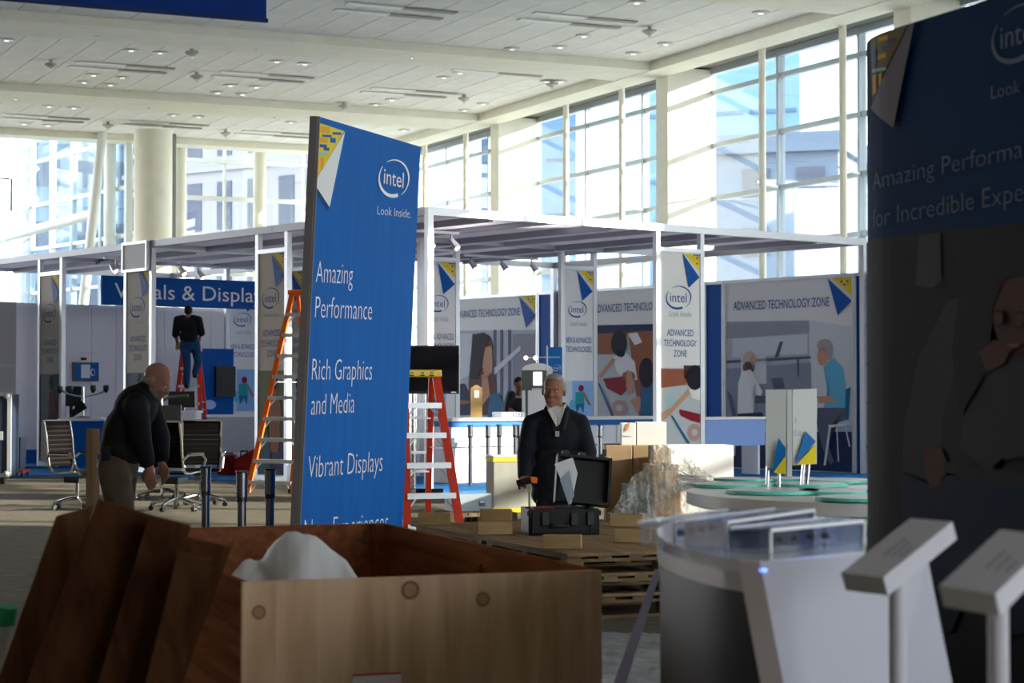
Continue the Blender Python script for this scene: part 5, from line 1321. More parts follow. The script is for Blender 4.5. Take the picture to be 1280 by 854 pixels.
for a, b in zip(rim[:-1], rim[1:]):
    ai, bi = inset(a, .03), inset(b, .03)
    mb.hexa([(a.x, a.y, ZC - .075), (b.x, b.y, ZC - .075), (bi.x, bi.y, ZC - .075), (ai.x, ai.y, ZC - .075)], [(a.x, a.y, ZC - .03), (b.x, b.y, ZC - .03), (bi.x, bi.y, ZC - .03), (ai.x, ai.y, ZC - .03)])
bmesh.ops.remove_doubles(mb.bm, verts=mb.bm.verts[:], dist=1e-5)
mb.build('rim_band', CWM, dc, world=True, smooth=True)
mb = MB(); body = [inset(p, .035) for p in rim[:-1]] + [inset(Vector((flat_end.x - .12, flat_end.y + .05, 0)), .03), Vector((back_r.x, back_r.y, 0))]
no = len(rim) - 1; tng = (rim[-1] - rim[-3]).normalized(); low = [p.copy() for p in body]
for i_, sh_ in ((no - 1, .24), (no - 2, .13), (no - 3, .05)): low[i_] = low[i_] + tng * sh_
body[no - 1] = inset(rim[-1], .035) + tng * .01; low[no - 1] = body[no - 1] + tng * .24
mb.hexa([(p.x, p.y, 0) for p in low], [(p.x, p.y, ZC - .075) for p in body]); bmesh.ops.triangulate(mb.bm, faces=mb.bm.faces[:])
mb.build('inset_body', INSET, dc, world=True, smooth=True)
# slanted stile and flat lilac side facing the camera
def CU(px, py, D): return U(px, py, D)
Da = F(950, 702, ZC).y; Db_ = F(1078, 690, ZC).y
e = .01
mb = MB(); mb.slab([CU(922, 702, Da - .03), CU(950, 702, Da - .05), CU(1050, 1220, Da - .12), CU(1020, 1220, Da - .10)], .03).build('slanted_stile', mat('stile_taupe', (.42, .37, .38), .4), dc, world=True)
mb = MB(); mb.slab([CU(950, 702, Da - .05), CU(1158, 690, Db_ - .25), CU(1262, 1220, Db_ - .35), CU(1050, 1220, Da - .12)], .03).build('side_panel', CSIDE, dc, world=True)
mb = MB(); mb.bar(CU(952, 713, Da - .055), CU(1052, 707, Db_ + .03 - .1), .012, .006).build('light_strip', mat('blue_light_strip', (.3, .4, .9), .3, emit=(.12, .25, 1.0, 2.5)), dc, world=True)
# thin rod leg behind (lilac)
sl2 = thing('slanted_leg', 'lilac slanted flat strut left of the curved display counter', 'strut', (0, 0, 0)); sl2.location = Fy(760, 6.9)
MB().slab([U(703, 1030, 6.6), U(728, 1030, 6.6), U(826, 715, 6.9), U(818, 715, 6.9)], .03).build('strut', mat('lilac_acrylic', (.60, .57, .95), .35), sl2, world=True)
# clear acrylic holders on top
ACR = glass_mat('clear_acrylic', (.88, .90, .97), .22, .05); ACE = mat('acrylic_edge', (.80, .82, .88), .15)
def holder(label, px, py, L, W2, H, rz):
    p = F(px, py, ZC + .001); t = thing('acrylic_holder', label, 'holder', p, rz, 'clear acrylic holders on the curved counter')
    MB().b2(-L / 2, L / 2, -W2 / 2, -W2 / 2 + .006, 0, H).build('front_plate', ACR, t); MB().b2(-L / 2, L / 2, W2 / 2 - .006, W2 / 2, 0, H).build('back_plate', ACR, t)
    MB().b2(-L / 2, L / 2, -W2 / 2, W2 / 2, H, H + .006).build('shelf_plate', ACR, t)
    for x in (-L / 2, L / 2 - .006): MB().b2(x, x + .006, -W2 / 2, W2 / 2, 0, H).build('end_plate', ACR, t)
    for y in (-W2 / 2, W2 / 2): MB().bar((-L / 2, y, H + .003), (L / 2, y, H + .003), .007, .009).build('bright_edge', ACE, t)
    for x in (-L / 2, L / 2): MB().bar((x, -W2 / 2, 0), (x, -W2 / 2, H), .006, .006).build('corner_edge', ACE, t)
    for i in range(4): MB().tube((-L / 2 + .05 + i * .07, -W2 / 2 - .004, H * .55), (-L / 2 + .05 + i * .07, -W2 / 2 + .01, H * .55), .009, seg=10).build('bolt', CHROMED, t)
    return t
holder('clear acrylic holder farthest left on the curved counter', 878, 672, .62, .10, .055, math.radians(62))
holder('clear acrylic holder in the middle of the curved counter', 940, 676, .60, .12, .065, math.radians(60))
holder('clear acrylic holder at the right with bolts along its front', 998, 684, .45, .12, .055, math.radians(50))
# ---- two lectern signs
LW1 = mat('lectern_white', (.46, .45, .52), .5)
def lectern(label, A, Dd, Bp, t_, pole_px, name='info_lectern', lines=None, m=LW1, pr_=.019, dpole=.1):
    A, Dd, Bp = Vector(A), Vector(Dd), Vector(Bp); C_ = Bp + (Dd - A)
    t = thing(name, label, 'lectern', (0, 0, 0)); ctr_ = (A + C_) / 2
    t.location = (ctr_.x, ctr_.y, 0)
    n_ = (Dd - A).cross(Bp - A).normalized()
    if n_.z < 0: n_ = -n_
    MB().hexa([A, Dd, C_, Bp], [q - n_ * t_ for q in (A, Dd, C_, Bp)]).build('sign_box', m, t, world=True)
    MB().tube((ctr_.x, ctr_.y, 0.01), (ctr_.x, ctr_.y, ctr_.z - t_ * .8), pr_, seg=18).build('pole', LW1, t, world=True, smooth=True)
    MB().lathe([(.16, 0), (.16, .012), (.03, .02)], (ctr_.x, ctr_.y, 0), 24).build('foot', LW1, t, world=True)
    ex = (Dd - A); ey = (Bp - A)
    for i_, (u0_, u1_) in enumerate(((.34, .66), (.34, .60), (.34, .52))):
        v_ = .42 + .18 * i_
        MB().slab([A + ey * u0_ + ex * v_ + n_ * .0004, A + ey * u1_ + ex * v_ + n_ * .0004, A + ey * u1_ + ex * (v_ + .07) + n_ * .0004, A + ey * u0_ + ex * (v_ + .07) + n_ * .0004], .0006).build('text_line', mat('faint_print', (.28, .28, .36), .6), t, world=True)
    if lines:
        L = [(w_, a0, a1, zb_, hh_) for w_, a0, a1, zb_, hh_ in lines]
        W2 = WM(t).inverted()
        def fmap(x, z, off): return W2 @ (A + ex * (1 - z) * 1.0 * 0 + ey * x + ex * (1 - z) + n_ * .001)
        text_mesh(t, L, INKG, fmap, 0)
    return t
LN1 = [('Demonstrations', .25, .62, .62, .09), ('Performance', .25, .55, .46, .09), ('Display', .25, .45, .30, .09)]
A1_ = U(1051, 716, 4.3); D1_ = U(1104, 722, 4.2); B1_ = U(1138, 648, 4.5)
lectern('white tilted sign lectern in front of the curved counter flank', A1_, D1_, B1_, .042, 1133, lines=[(('~ ' * 0) + 'lllll lll', .30, .60, .60, .08), ('lll lllll', .30, .55, .42, .08), ('llll', .30, .42, .24, .08)] if False else None)
A2_ = U(1174, 732, 3.55); D2_ = U(1244, 743, 3.43); B2_ = U(1250, 662, 3.78)
lectern('second white tilted sign lectern at the lower right edge', A2_, D2_, B2_, .040, 1262)

# ================================================================== OFFICE CHAIRS
RIBM = mat('chair_mesh', (.004, .0032, .0032), .9, spec=.05); 
def office_chair(label, p, rz, low=False):
    t = thing('office_chair', label, 'chair', p, rz, 'ribbed office chairs on the carpet')
    # local: faces -y ; seat z .46, back top 1.12
    zs = .47; zt_ = 1.13 if not low else 1.0
    prof = [(-.25, zs - .02), (-.22, zs + .015), (-.1, zs + .02), (.1, zs), (.20, zs + .01), (.25, zs + .08), (.28, zs + .25), (.30, zs + .45), (.34, zt_ - .02), (.36, zt_)]
    for sx in (-1, 1):
        MB().path([(sx * .245, y, z) for y, z in prof], .016, 8).build('side_rail', CHROME, t, smooth=True)
    mb = MB()
    for (y0, z0), (y1, z1) in zip(prof[:5][:-1], prof[:5][1:]):
        mb.hexa([(-.235, y0, z0 - .008), (.235, y0, z0 - .008), (.235, y1, z1 - .008), (-.235, y1, z1 - .008)], [(-.235, y0, z0 + .008), (.235, y0, z0 + .008), (.235, y1, z1 + .008), (-.235, y1, z1 + .008)])
    mb.build('seat', RIBM, t)
    mb = MB()
    for (y0, z0), (y1, z1) in zip(prof[5:][:-1], prof[5:][1:]):
        mb.hexa([(-.235, y0 - .008, z0), (.235, y0 - .008, z0), (.235, y1 - .008, z1), (-.235, y1 - .008, z1)], [(-.235, y0 + .008, z0), (.235, y0 + .008, z0), (.235, y1 + .008, z1), (-.235, y1 + .008, z1)])
    bk_ = mb.build('backrest', RIBM, t)
    z = zs + .12
    while z < zt_ - .02:
        y = .250 + (z - zs - .08) * .140
        MB().tube((-.235, y, z), (.235, y, z), .013, seg=6).build('rib', mat('chair_rib', (.012, .0095, .0095), .7, spec=.1), bk_); z += .058
    MB().tube((-.245, .36, zt_), (.245, .36, zt_), .014, seg=8).build('top_bar', CHROME, t, smooth=True)
    for sx in (-1, 1):
        MB().path([(sx * .26, .27, zs + .18), (sx * .30, .22, zs + .24), (sx * .30, -.12, zs + .24), (sx * .30, -.20, zs + .17), (sx * .28, -.14, zs + .02)], .015, 8).build('armrest', CHROME, t, smooth=True)
        MB().bar((sx * .30, -.12, zs + .255), (sx * .30, .2, zs + .255), .05, .02).build('arm_pad', BLK, t)
    MB().bar((0, .02, zs - .05), (0, .02, zs - .13), .20, .24).build('tilt_box', BLK, t)
    MB().tube((0, 0, .12), (0, 0, zs - .1), .03, seg=10).build('gas_lift', CHROME, t)
    for k in range(5):
        a = k * 1.2566 + .3; c, s = math.cos(a), math.sin(a)
        MB().path([(0, 0, .15), (c * .12, s * .12, .14), (c * .33, s * .33, .085)], .022, 8).build('base_spoke', CHROME, t, smooth=True)
        w = MB().tube((c * .33 - s * .025, s * .33 + c * .025, .032), (c * .33 + s * .025, s * .33 - c * .025, .032), .032, seg=12).tube((c * .33, s * .33, .04), (c * .33, s * .33, .09), .015, seg=8)
        w.build('caster', BLK, t)
    return t
office_chair('ribbed office chair turned sideways left of the bald man', Fy(98, 25.5), math.radians(62))
office_chair('ribbed office chair right beside the bald man, back toward the camera', Fy(222, 25.2), math.radians(158))
office_chair('black ribbed office chair nearest the three chrome belt posts, back toward the camera', Fy(252, 26.2), math.radians(190))
office_chair('farther office chair mostly hidden by the bald man', Fy(203, 27.8), math.radians(120))
# monitors on the white cube behind
m = thing('desk_monitor', 'black monitor on the white counter cube below the climbing man', 'monitor', Fy(207, 36.8, 1.151), 0)
s = 36.8 / FPX
MB().b2(0, 34 * s, .3, .35, .06, .36, .006).build('screen', BLK, m); MB().b2(14 * s, 20 * s, .32, .4, 0, .1).build('stand', BLK, m)
m = thing('desk_monitor', 'second dark monitor stem with arm beside the bald man face', 'monitor', Fy(203, 30.0), 0)
s = 30 / FPX
MB().tube((0, 0, 0.02), (0, 0, 1.45), .025, seg=10).build('pole', CHROME, m); MB().path([(-.1, 0, 1.3), (.1, 0, 1.42), (.4, 0, 1.44)], .02).build('arm', CHROMED, m); MB().b2(-.12, .3, -.05, 0, 1.02, 1.3, .01).build('screen', BLK, m); MB().lathe([(.25, 0), (.25, .02), (.04, .04)], (0, 0, 0), 18).build('foot', BLK, m)
# tall light plank behind the bald man
pk = thing('wood_plank', 'tall pale wood plank standing upright behind the bald man', 'plank', Fy(121, 16.2), .5)
MB().b2(-.03, .03, 0, .18, 0, 1.20).build('plank', plywood_mat('plank_pale', (.42, .28, .16), (.33, .21, .12), axis='z'), pk)

# ================================================================== PEOPLE
def skin_obj(name, prims, m, parent, voxel=.012, smooth=6, sub=None):
    """prims in parent-local metres: ('e', c, r, rot) ellipsoid, ('c', p0, p1, r0, r1) tapered limb; fused into one continuous surface"""
    mb = MB()
    for q in prims:
        if q[0] == 'e': mb.ball(q[1], q[2], 16, q[3] if len(q) > 3 else None)
        else:
            p0, p1, r0, r1 = Vector(q[1]), Vector(q[2]), q[3], q[4]
            mb.tube(p0, p1, r0, r1, seg=14); mb.ball(p0, r0, 14); mb.ball(p1, r1, 14)
    me = bpy.data.meshes.new(name); mb.bm.to_mesh(me); mb.bm.free()
    o = bpy.data.objects.new('tmp', me); COL.objects.link(o)
    r = o.modifiers.new('r', 'REMESH'); r.mode = 'VOXEL'; r.voxel_size = voxel; r.use_smooth_shade = True
    s = o.modifiers.new('s', 'SMOOTH'); s.iterations = smooth; s.factor = .5
    dg = bpy.context.evaluated_depsgraph_get(); me2 = bpy.data.meshes.new_from_object(o.evaluated_get(dg)); me2.name = name
    bpy.data.objects.remove(o); me2.materials.clear(); me2.materials.append(m)
    me2.polygons.foreach_set('use_smooth', [True] * len(me2.polygons))
    ob = bpy.data.objects.new(name, me2); COL.objects.link(ob); ob.parent = parent; return ob
def V(*a): return Vector(a)
def head_prims(c, R, s=1.0):
    """c centre of skull, R 3x3: local -y is the face direction"""
    T = lambda x, y, z: c + R @ (Vector((x, y, z)) * s)
    e = lambda x, y, z, rx, ry, rz: ('e', T(x, y, z), (rx * s, ry * s, rz * s), R)
    return [e(0, .012, .025, .076, .092, .088), e(0, -.02, -.02, .066, .07, .085), e(0, -.035, -.075, .048, .05, .038), e(0, -.072, -.098, .022, .018, .018),
            e(0, -.086, -.018, .011, .016, .026), e(0, -.098, -.032, .015, .014, .012), e(0, -.066, .018, .056, .022, .012), e(0, -.083, -.062, .024, .012, .008), e(0, -.080, -.073, .020, .012, .007),
            e(.036, -.065, -.03, .022, .02, .018), e(-.036, -.065, -.03, .022, .02, .018),
            e(.077, .01, -.012, .010, .02, .032), e(-.077, .01, -.012, .010, .02, .032)]
def add_face(root, c, R, s=1.0, iris=None):
    T = lambda x, y, z: c + R @ (Vector((x, y, z)) * s)
    EW = mat('eye_white', (.6, .58, .55), .3); EI = mat('eye_iris', (.03, .02, .015), .3); LIP = mat('lips', (.36, .13, .10), .5)
    for sx in (-1, 1):
        q = MB().ball(T(sx * .030, -.077, .0), (.010 * s, .009 * s, .0045 * s), 10, R).build('eye', EW, root, smooth=True)
        MB().ball(T(sx * .030, -.085, .0), .0055 * s, 8).build('iris', EI, q, smooth=True)
    MB().ball(T(0, -.094, -.068), (.022 * s, .006 * s, .0045 * s), 10, R).build('mouth', LIP, root, smooth=True)
def hand_prims(w, d, n, side, curl=.5, s=1.0, spread=.012):
    """w wrist, d direction of the hand, n palm normal (palm faces n), side +1/-1 where the thumb sits along d x n"""
    d = d.normalized(); n = (n - d * n.dot(d)).normalized(); t = d.cross(n).normalized() * side; P = []
    k = w + d * .085 * s
    P.append(('c', w, w + d * .03 * s, .024 * s, .026 * s))
    for i in range(4): P.append(('c', w + d * .02 * s + t * (.02 - .0135 * i) * s, k + t * (.03 - .02 * i) * s - d * .006 * i * s, .014 * s, .0125 * s))
    for i, L in enumerate((.068, .078, .072, .056)):
        b = k + t * (.031 - .0205 * i) * s - d * .006 * i * s; a1 = curl * (.8 + .1 * i); p = b; dirv = d
        for f, (seg, r0, r1) in enumerate(((.45, .0095, .009), (.32, .0088, .008), (.25, .008, .0068))):
            ang = a1 * (1.0, 1.25, 1.0)[f]; dirv = (dirv * math.cos(ang) + n * math.sin(ang)).normalized()
            q = p + dirv * L * seg * s * 1.05; P.append(('c', p, q, r0 * s, r1 * s)); p = q
            n_ = n; n = n
    b = w + d * .022 * s + t * .026 * s; m_ = b + (d * .55 + t * .75 + n * .25).normalized() * .038 * s; e_ = m_ + (d * .85 + t * .25 + n * .45).normalized() * .030 * s; f_ = e_ + (d * .9 + n * .4).normalized() * .022 * s
    P += [('c', b, m_, .014 * s, .0115 * s), ('c', m_, e_, .011 * s, .0098 * s), ('c', e_, f_, .0095 * s, .008 * s)]
    return P
def Rmat(yaw=0, pitch=0, roll=0): return Matrix.Rotation(math.radians(yaw), 3, 'Z') @ Matrix.Rotation(math.radians(roll), 3, 'Y') @ Matrix.Rotation(math.radians(pitch), 3, 'X')
SK1 = mat('skin_tan', (.30, .135, .085), .5, noise=.08, scale=14); SK2 = mat('skin_light', (.36, .175, .12), .5, noise=.08, scale=14)
HGREY = mat('hair_grey', (.30, .28, .26), .8, noise=.35, scale=60); HDARK = mat('hair_dark', (.015, .012, .010), .7); HWHT = mat('beard_white', (.24, .20, .18), .85, noise=.3, scale=80)
NAVYJ = mat('navy_jacket', (.012, .013, .020), .7, noise=.25, scale=9, bump=.15); BSHIRT = mat('black_shirt', (.012, .012, .015), .8, noise=.3, scale=7, bump=.15); KHAKI = mat('khaki_trousers', (.085, .062, .042), .8, noise=.25, scale=7, bump=.2)
BTROU = mat('black_trousers', (.012, .012, .014), .8); DENIM = mat('blue_denim', (.015, .055, .15), .8, noise=.3, scale=12, bump=.1); SHOE = mat('black_shoe', (.012, .012, .012), .45); SHIRT = mat('grey_white_shirt', (.55, .53, .52), .7)

# ---- 1 the grey-haired man behind the black case, facing the camera
D1 = 17.15
m1 = thing('person', 'grey-haired man in dark jacket standing behind the open black case', 'person', Fy(694, D1), 0)
k1 = D1 / FPX; Z1 = lambda y: 1.5 + (490 - y) * k1; X1 = lambda x: (x - 694) * k1
hc = V(X1(692), -.02, Z1(488)); RH = Rmat(-12, 4, 3)
neck0, neck1 = V(X1(696), .03, Z1(512)), V(X1(693), .0, Z1(497))
shL, shR = V(X1(664), .02, Z1(530)), V(X1(725), .03, Z1(529))
elL, elR = V(X1(657), -.02, Z1(565)), V(X1(735), .02, Z1(566))
wrL, wrR = V(X1(655), -.22, Z1(595)), V(X1(727), -.12, Z1(601))
hipL, hipR = V(X1(682), 0, .93), V(X1(709), 0, .93)
knL, knR = V(X1(681), -.03, .5), V(X1(710), -.03, .5); anL, anR = V(X1(680), 0, .09), V(X1(711), .02, .09)
P = head_prims(hc, RH, 1.24) + [('c', neck0, neck1, .062, .060), ('e', V(0.02, .03, Z1(545)), (.17, .11, .24)), ('e', V(0.01, .02, .97), (.16, .11, .13)), ('c', neck0, shL, .05, .07), ('c', neck0, shR, .05, .07)]
for a, b, c in ((shL, elL, wrL), (shR, elR, wrR)): P += [('c', a, b, .06, .045), ('c', b, c, .043, .028)]
for a, b, c in ((hipL, knL, anL), (hipR, knR, anR)): P += [('c', a, b, .085, .06), ('c', b, c, .055, .04), ('c', c, c + V(0, -.14, -.04), .035, .03)]
P += hand_prims(wrL, V(-.25, -.8, -.25), V(.3, -.3, -1), 1, 1.0, 1.0) + hand_prims(wrR, V(-.3, -.4, -.9), V(-.6, .5, 0), -1, .5, 1.0)
skin_obj('body', P, SK1, m1, .0075, 3)
add_face(m1, hc, RH, 1.24)
T = lambda x, y, z: hc + RH @ (Vector((x, y, z)) * 1.24)
skin_obj('hair', [('e', T(0, .022, .052), (.090, .100, .082), RH), ('e', T(.062, .02, .02), (.030, .065, .05), RH), ('e', T(-.062, .02, .02), (.030, .065, .05), RH), ('e', T(0, .07, .0), (.075, .045, .07), RH), ('e', T(.0, -.045, .088), (.062, .035, .024), RH)], HGREY, m1, .009, 2)
J = [('e', V(.015, .03, Z1(545)), (.225, .15, .23)), ('e', V(.015, .02, Z1(592)), (.245, .165, .26)), ('e', V(.02, .02, Z1(618)), (.235, .16, .14)), ('c', V(X1(682), .03, Z1(521)), shL, .07, .078), ('c', V(X1(709), .03, Z1(520)), shR, .07, .08), ('c', shL, elL, .082, .078), ('c', shR, elR, .084, .080), ('c', elL, elL.lerp(wrL, .92), .078, .060), ('c', elR, elR.lerp(wrR, .92), .080, .060)]
jk = skin_obj('jacket', J, NAVYJ, m1, .014, 5)
CL_ = mat('navy_collar', (.020, .021, .028), .7)
for sx, px in ((-1, 683), (1, 709)):
    skin_obj('collar', [('c', V(X1(px + (9 if sx < 0 else -6)), -.105, Z1(537)), V(X1(px + 0), -.04, Z1(512)), .022, .026), ('c', V(X1(px), -.04, Z1(512)), V(X1(696 + sx * 9), .06, Z1(507)), .026, .028)], CL_, jk, .008, 3)
MB().slab([V(X1(684), -.118, Z1(512)), V(X1(695), -.150, Z1(533)), V(X1(699), -.150, Z1(530)), V(X1(706), -.105, Z1(510)), V(X1(696), -.07, Z1(507))], .012).build('shirt', SHIRT, m1)
skin_obj('shirt_collar', [('c', V(X1(685), -.07, Z1(508)), V(X1(693), -.135, Z1(523)), .016, .010), ('c', V(X1(706), -.06, Z1(507)), V(X1(697), -.135, Z1(521)), .016, .010)], SHIRT, m1, .006, 2)
MB().box((X1(696), -.150, Z1(542)), (.035, .012, .045)).build('badge', mat('badge_grey', (.45, .45, .46), .5), jk)
TR = [('e', V(.015, .01, .95), (.175, .125, .13))]
for a, b, c in ((hipL, knL, anL), (hipR, knR, anR)): TR += [('c', a, b, .105, .080), ('c', b, c + V(0, .01, .0), .078, .068)]
skin_obj('trousers', TR, BTROU, m1, .014, 4)
for a in (anL, anR): skin_obj('shoe', [('c', V(a.x, .05, .045), V(a.x, -.13, .04), .045, .042), ('e', V(a.x, -.06, .03), (.05, .13, .03))], SHOE, m1, .010, 3)
tool = thing('hand_tool', 'black tool with orange grip held by the grey-haired man', 'tool', m1.location + wrL, 0)
MB().tube((-.06, -.09, -.05), (.06, -.11, -.02), .028, seg=12).build('body', BLKM, tool, smooth=True); MB().box((.08, -.10, -.02), (.06, .05, .05), Rmat(0, 0, 10), .006).build('grip', mat('tool_orange', (.85, .17, .02), .5), tool); MB().tube((-.045, -.09, -.05), (-.04, -.09, -.10), .010, seg=8).build('nozzle', BLKM, tool)

# ---- 2 bald man at the left, in profile to the right, stooping
D2 = 14.4
m2_ = thing('person', 'bald man in black shirt and khaki trousers stooping by the chairs', 'person', Fy(150, D2), 0)
k2 = D2 / FPX; Z2 = lambda y: 1.5 + (490 - y) * k2; X2 = lambda x: (x - 150) * k2
hc = V(X2(197), -.0, Z2(476)); RH = Rmat(82, 0, 0) @ Matrix.Rotation(math.radians(32), 3, 'X')
chest, belly, pel = V(X2(172), 0, Z2(508)), V(X2(158), 0, Z2(545)), V(X2(149), 0, Z2(578))
nk = V(X2(181), 0, Z2(492))
shN, shF = V(X2(176), -.17, Z2(508)), V(X2(182), .16, Z2(507))
elN, elF = V(X2(184), -.20, Z2(551)), V(X2(196), .17, Z2(548)); wrN, wrF = V(X2(192), -.17, Z2(583)), V(X2(200), .10, Z2(580))
hN, hF = V(X2(146), -.09, Z2(584)), V(X2(150), .09, Z2(584)); kN, kF = V(X2(160), -.10, .50), V(X2(146), .10, .50); aN, aF = V(X2(158), -.10, .09), V(X2(130), .10, .09)
P = head_prims(hc, RH, 1.13) + [('c', nk, hc + RH @ V(0, .03, -.06), .066, .062), ('e', chest, (.12, .17, .17), Rmat(0, 0, 25)), ('e', belly, (.13, .15, .18), Rmat(0, 0, 20)), ('e', pel, (.12, .15, .13)), ('c', nk, chest, .07, .1)]
for a, b, c in ((shN, elN, wrN), (shF, elF, wrF)): P += [('c', a, b, .058, .046), ('c', b, c, .044, .030)]
for a, b, c in ((hN, kN, aN), (hF, kF, aF)): P += [('c', a, b, .085, .06), ('c', b, c, .055, .04), ('c', c, c + V(.13, 0, -.04), .035, .03)]
P += hand_prims(wrN, V(.12, 0, -1), V(.3, .9, 0), -1, .35, 1.1) + hand_prims(wrF, V(.3, -.1, -.9), V(-.3, -.9, 0), 1, .4, 1.05)
skin_obj('body', P, SK2, m2_, .0078, 3)
add_face(m2_, hc, RH, 1.13)
T = lambda x, y, z: hc + RH @ (Vector((x, y, z)) * 1.13)
skin_obj('hair', [('e', T(0, .050, -.03), (.070, .052, .042), RH), ('e', T(.066, .025, -.02), (.014, .045, .03), RH), ('e', T(-.066, .025, -.02), (.014, .045, .03), RH)], HGREY, m2_, .008, 2)
skin_obj('beard', [('e', T(0, -.05, -.085), (.052, .045, .034), RH), ('e', T(.045, -.02, -.06), (.022, .04, .04), RH), ('e', T(-.045, -.02, -.06), (.022, .04, .04), RH), ('e', T(0, -.088, -.048), (.03, .014, .009), RH)], HWHT, m2_, .007, 2)
J = [('e', V(X2(170), 0, Z2(510)), (.155, .205, .18), Rmat(0, 0, 28)), ('e', V(X2(158), 0, Z2(538)), (.165, .195, .22), Rmat(0, 0, 22)), ('e', V(X2(153), 0, Z2(562)), (.165, .185, .15), Rmat(0, 0, 10)), ('c', V(X2(176), -.05, Z2(499)), shN, .075, .092), ('c', V(X2(178), .05, Z2(499)), shF, .075, .09), ('c', shN, elN, .094, .078), ('c', shF, elF, .09, .075), ('c', elN, elN.lerp(wrN, .75), .076, .060), ('c', elF, elF.lerp(wrF, .75), .073, .058), ('c', V(X2(174), 0, Z2(500)), V(X2(182), 0, Z2(489)), .085, .078)]
skin_obj('shirt', J, BSHIRT, m2_, .014, 5)
TR = [('e', V(X2(148), 0, Z2(583)), (.155, .165, .13))]
for a, b, c in ((hN, kN, aN), (hF, kF, aF)): TR += [('c', a, b, .122, .092), ('c', b, c + V(0, 0, .0), .090, .078)]
skin_obj('trousers', TR, KHAKI, m2_, .014, 4)
MB().lathe([(.165, -.02), (.167, .02)], (0, 0, 0), 24).build('belt', BLKM, m2_).location = V(X2(150), 0, Z2(571))
for a in (aN, aF): skin_obj('shoe', [('c', V(a.x - .05, a.y, .045), V(a.x + .15, a.y, .04), .048, .044)], SHOE, m2_, .010, 3)
o = MB().lathe([(.036, -.014), (.038, 0), (.036, .014)], (0, 0, 0), 18).build('wristband', mat('band_orange', (.85, .12, .03), .5), m2_); o.location = wrN + V(.0, 0, .01)
o = MB().box((X2(139), -.17, Z2(566)), (.07, .06, .10), None, .01).build('belt_pouch', BLKM, m2_)

# ---- 3 man on the small ladder, seen from behind
D3 = 39.6
m3 = thing('person', 'man in black shirt and blue jeans standing on the small red ladder', 'person', Fy(236, D3), 0)
k3 = D3 / FPX; Z3 = lambda y: 1.5 + (490 - y) * k3; X3 = lambda x: (x - 236) * k3
m3.location.z = 0
hc = V(X3(235), .06, Z3(389)); RH = Rmat(178, 14, 0)
Y0 = .0
shL, shR = V(X3(222), .0, Z3(400)), V(X3(248), .0, Z3(400)); elL, elR = V(X3(219), .05, Z3(418)), V(X3(251), .10, Z3(416)); wrL, wrR = V(X3(220), .22, Z3(430)), V(X3(246), .3, Z3(424))
hL, hR = V(X3(231), 0, Z3(430)), V(X3(244), 0, Z3(430)); kL, kR = V(X3(234), .02, Z3(456)), V(X3(247), .10, Z3(452)); aL, aR = V(X3(234), -.04, Z3(479)), V(X3(243), .12, Z3(466))
P = head_prims(hc, RH, 1.0) + [('c', V(X3(235), .03, Z3(397)), hc - V(0, 0, .05), .055, .055), ('e', V(X3(235), 0, Z3(408)), (.15, .10, .2)), ('e', V(X3(237), 0, Z3(427)), (.15, .11, .12))]
for a, b, c in ((shL, elL, wrL), (shR, elR, wrR)): P += [('c', a, b, .052, .042), ('c', b, c, .04, .028)]
for a, b, c in ((hL, kL, aL), (hR, kR, aR)): P += [('c', a, b, .08, .055), ('c', b, c, .05, .04), ('c', c, c + V(0, .12, -.04), .035, .03)]
P += hand_prims(wrL, V(.1, .8, -.3), V(.3, 0, -1), 1, .9) + hand_prims(wrR, V(-.2, .9, 0), V(0, 0, -1), 1, .9)
skin_obj('body', P, SK1, m3, .010, 2)
skin_obj('hair', [('e', hc + V(0, -.01, .04), (.084, .094, .08)), ('e', hc + V(0, -.05, 0), (.076, .05, .07))], HDARK, m3, .012, 2)
skin_obj('shirt', [('e', V(X3(235), 0, Z3(407)), (.20, .13, .17)), ('e', V(X3(236), 0, Z3(421)), (.19, .13, .16)), ('c', shL, elL, .085, .075), ('c', shR, elR, .085, .075), ('c', V(X3(229), 0, Z3(397)), shL, .06, .085), ('c', V(X3(241), 0, Z3(397)), shR, .06, .085)], BSHIRT, m3, .016, 4)
TR = [('e', V(X3(237), 0, Z3(431)), (.175, .13, .12))]
for a, b, c in ((hL, kL, aL), (hR, kR, aR)): TR += [('c', a, b, .105, .08), ('c', b, c, .078, .068)]
skin_obj('jeans', TR, DENIM, m3, .016, 4)
for a in (aL, aR): skin_obj('shoe', [('c', a + V(0, -.05, -.06), a + V(0, .14, -.07), .048, .044)], SHOE, m3, .012, 3)
MB().lathe([(.155, -.02), (.157, .02)], (0, 0, 0), 20).build('belt', BLKM, m3).location = V(X3(237), 0, Z3(427))
tg = thing('work_gloves', 'yellow work gloves held at the top of the small red ladder', 'gloves', m3.location + wrL, 0)
skin_obj('glove', [('e', V(0, .03, -.02), (.05, .06, .06)), ('e', V(-.03, .05, -.07), (.03, .03, .06))], mat('glove_yellow', (.6, .35, .08), .7), tg, .012, 2)

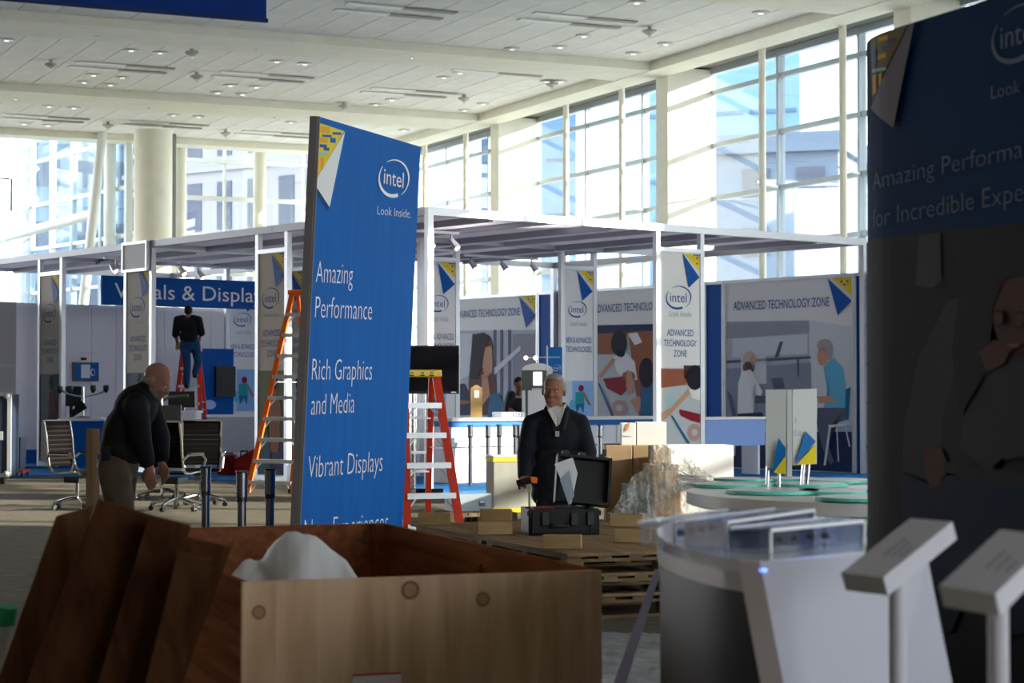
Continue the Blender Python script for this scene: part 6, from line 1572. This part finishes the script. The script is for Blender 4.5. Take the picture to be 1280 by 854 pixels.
# ---- 4 worker seated behind the long counter
D4 = 35.8
m4 = thing('person', 'dark-haired worker in dark shirt seated behind the white counter', 'person', Fy(646.5, D4), 0)
k4 = D4 / FPX; Z4 = lambda y: 1.5 + (490 - y) * k4; X4 = lambda x: (x - 652) * k4
hc = V(X4(654), .0, Z4(480)); RH = Rmat(25, 12, 0)
shL, shR = V(X4(645), .02, Z4(494)), V(X4(664), .04, Z4(494)); elL, elR = V(X4(641), -.02, Z4(511)), V(X4(668), -.02, Z4(511)); wrL, wrR = V(X4(650), -.24, Z4(516)), V(X4(661), -.22, Z4(517))
hL, hR = V(X4(650), .05, .62), V(X4(660), .05, .62); kL, kR = V(X4(648), -.38, .62), V(X4(662), -.38, .62); aL, aR = V(X4(648), -.36, .12), V(X4(662), -.36, .12)
P = head_prims(hc, RH, 1.0) + [('c', V(X4(654), .02, Z4(492)), hc - V(0, 0, .05), .055, .055), ('e', V(X4(654), .03, 1.15), (.16, .10, .22)), ('e', V(X4(655), .05, .75), (.16, .12, .15)), ('c', V(X4(654), .03, 1.0), V(X4(654), .05, .7), .12, .12)]
for a, b, c in ((shL, elL, wrL), (shR, elR, wrR)): P += [('c', a, b, .052, .042), ('c', b, c, .04, .028)]
for a, b, c in ((hL, kL, aL), (hR, kR, aR)): P += [('c', a, b, .08, .06), ('c', b, c, .052, .04), ('c', c, c + V(0, -.12, -.05), .035, .03)]
P += hand_prims(wrL, V(.3, -.9, 0), V(0, 0, -1), -1, .5) + hand_prims(wrR, V(-.3, -.9, 0), V(0, 0, -1), 1, .5)
skin_obj('body', P, SK1, m4, .011, 2); add_face(m4, hc, RH, 1.0)
skin_obj('hair', [('e', hc + RH @ V(0, .02, .05), (.084, .09, .075), RH), ('e', hc + RH @ V(0, .06, 0), (.075, .05, .07), RH)], HDARK, m4, .012, 2)
skin_obj('shirt', [('e', V(X4(654), .03, 1.22), (.19, .13, .18)), ('e', V(X4(654), .03, .98), (.18, .13, .25)), ('c', shL, elL, .08, .07), ('c', shR, elR, .08, .07)], mat('charcoal_shirt', (.035, .035, .045), .8), m4, .016, 4)
TR = [('e', V(X4(655), .05, .66), (.17, .15, .11))]
for a, b, c in ((hL, kL, aL), (hR, kR, aR)): TR += [('c', a, b, .10, .08), ('c', b, c, .075, .065)]
skin_obj('trousers', TR, BTROU, m4, .016, 4)
for a in (aL, aR): skin_obj('shoe', [('c', V(a.x, a.y + .04, .085), V(a.x, a.y - .14, .08), .045, .042)], SHOE, m4, .012, 2)
stl = thing('stool', 'plain stool under the seated worker behind the counter', 'stool', m4.location + V(X4(655), .06, .0), 0)
MB().lathe([(.17, .50), (.19, .52), (.18, .56)], (0, 0, 0), 20).build('seat', BLK, stl); 
for a in (.8, 2.4, 3.9, 5.5): MB().tube((math.cos(a) * .12, math.sin(a) * .12, .5), (math.cos(a) * .2, math.sin(a) * .2, .036), .014, seg=8).build('leg', ALU, stl)
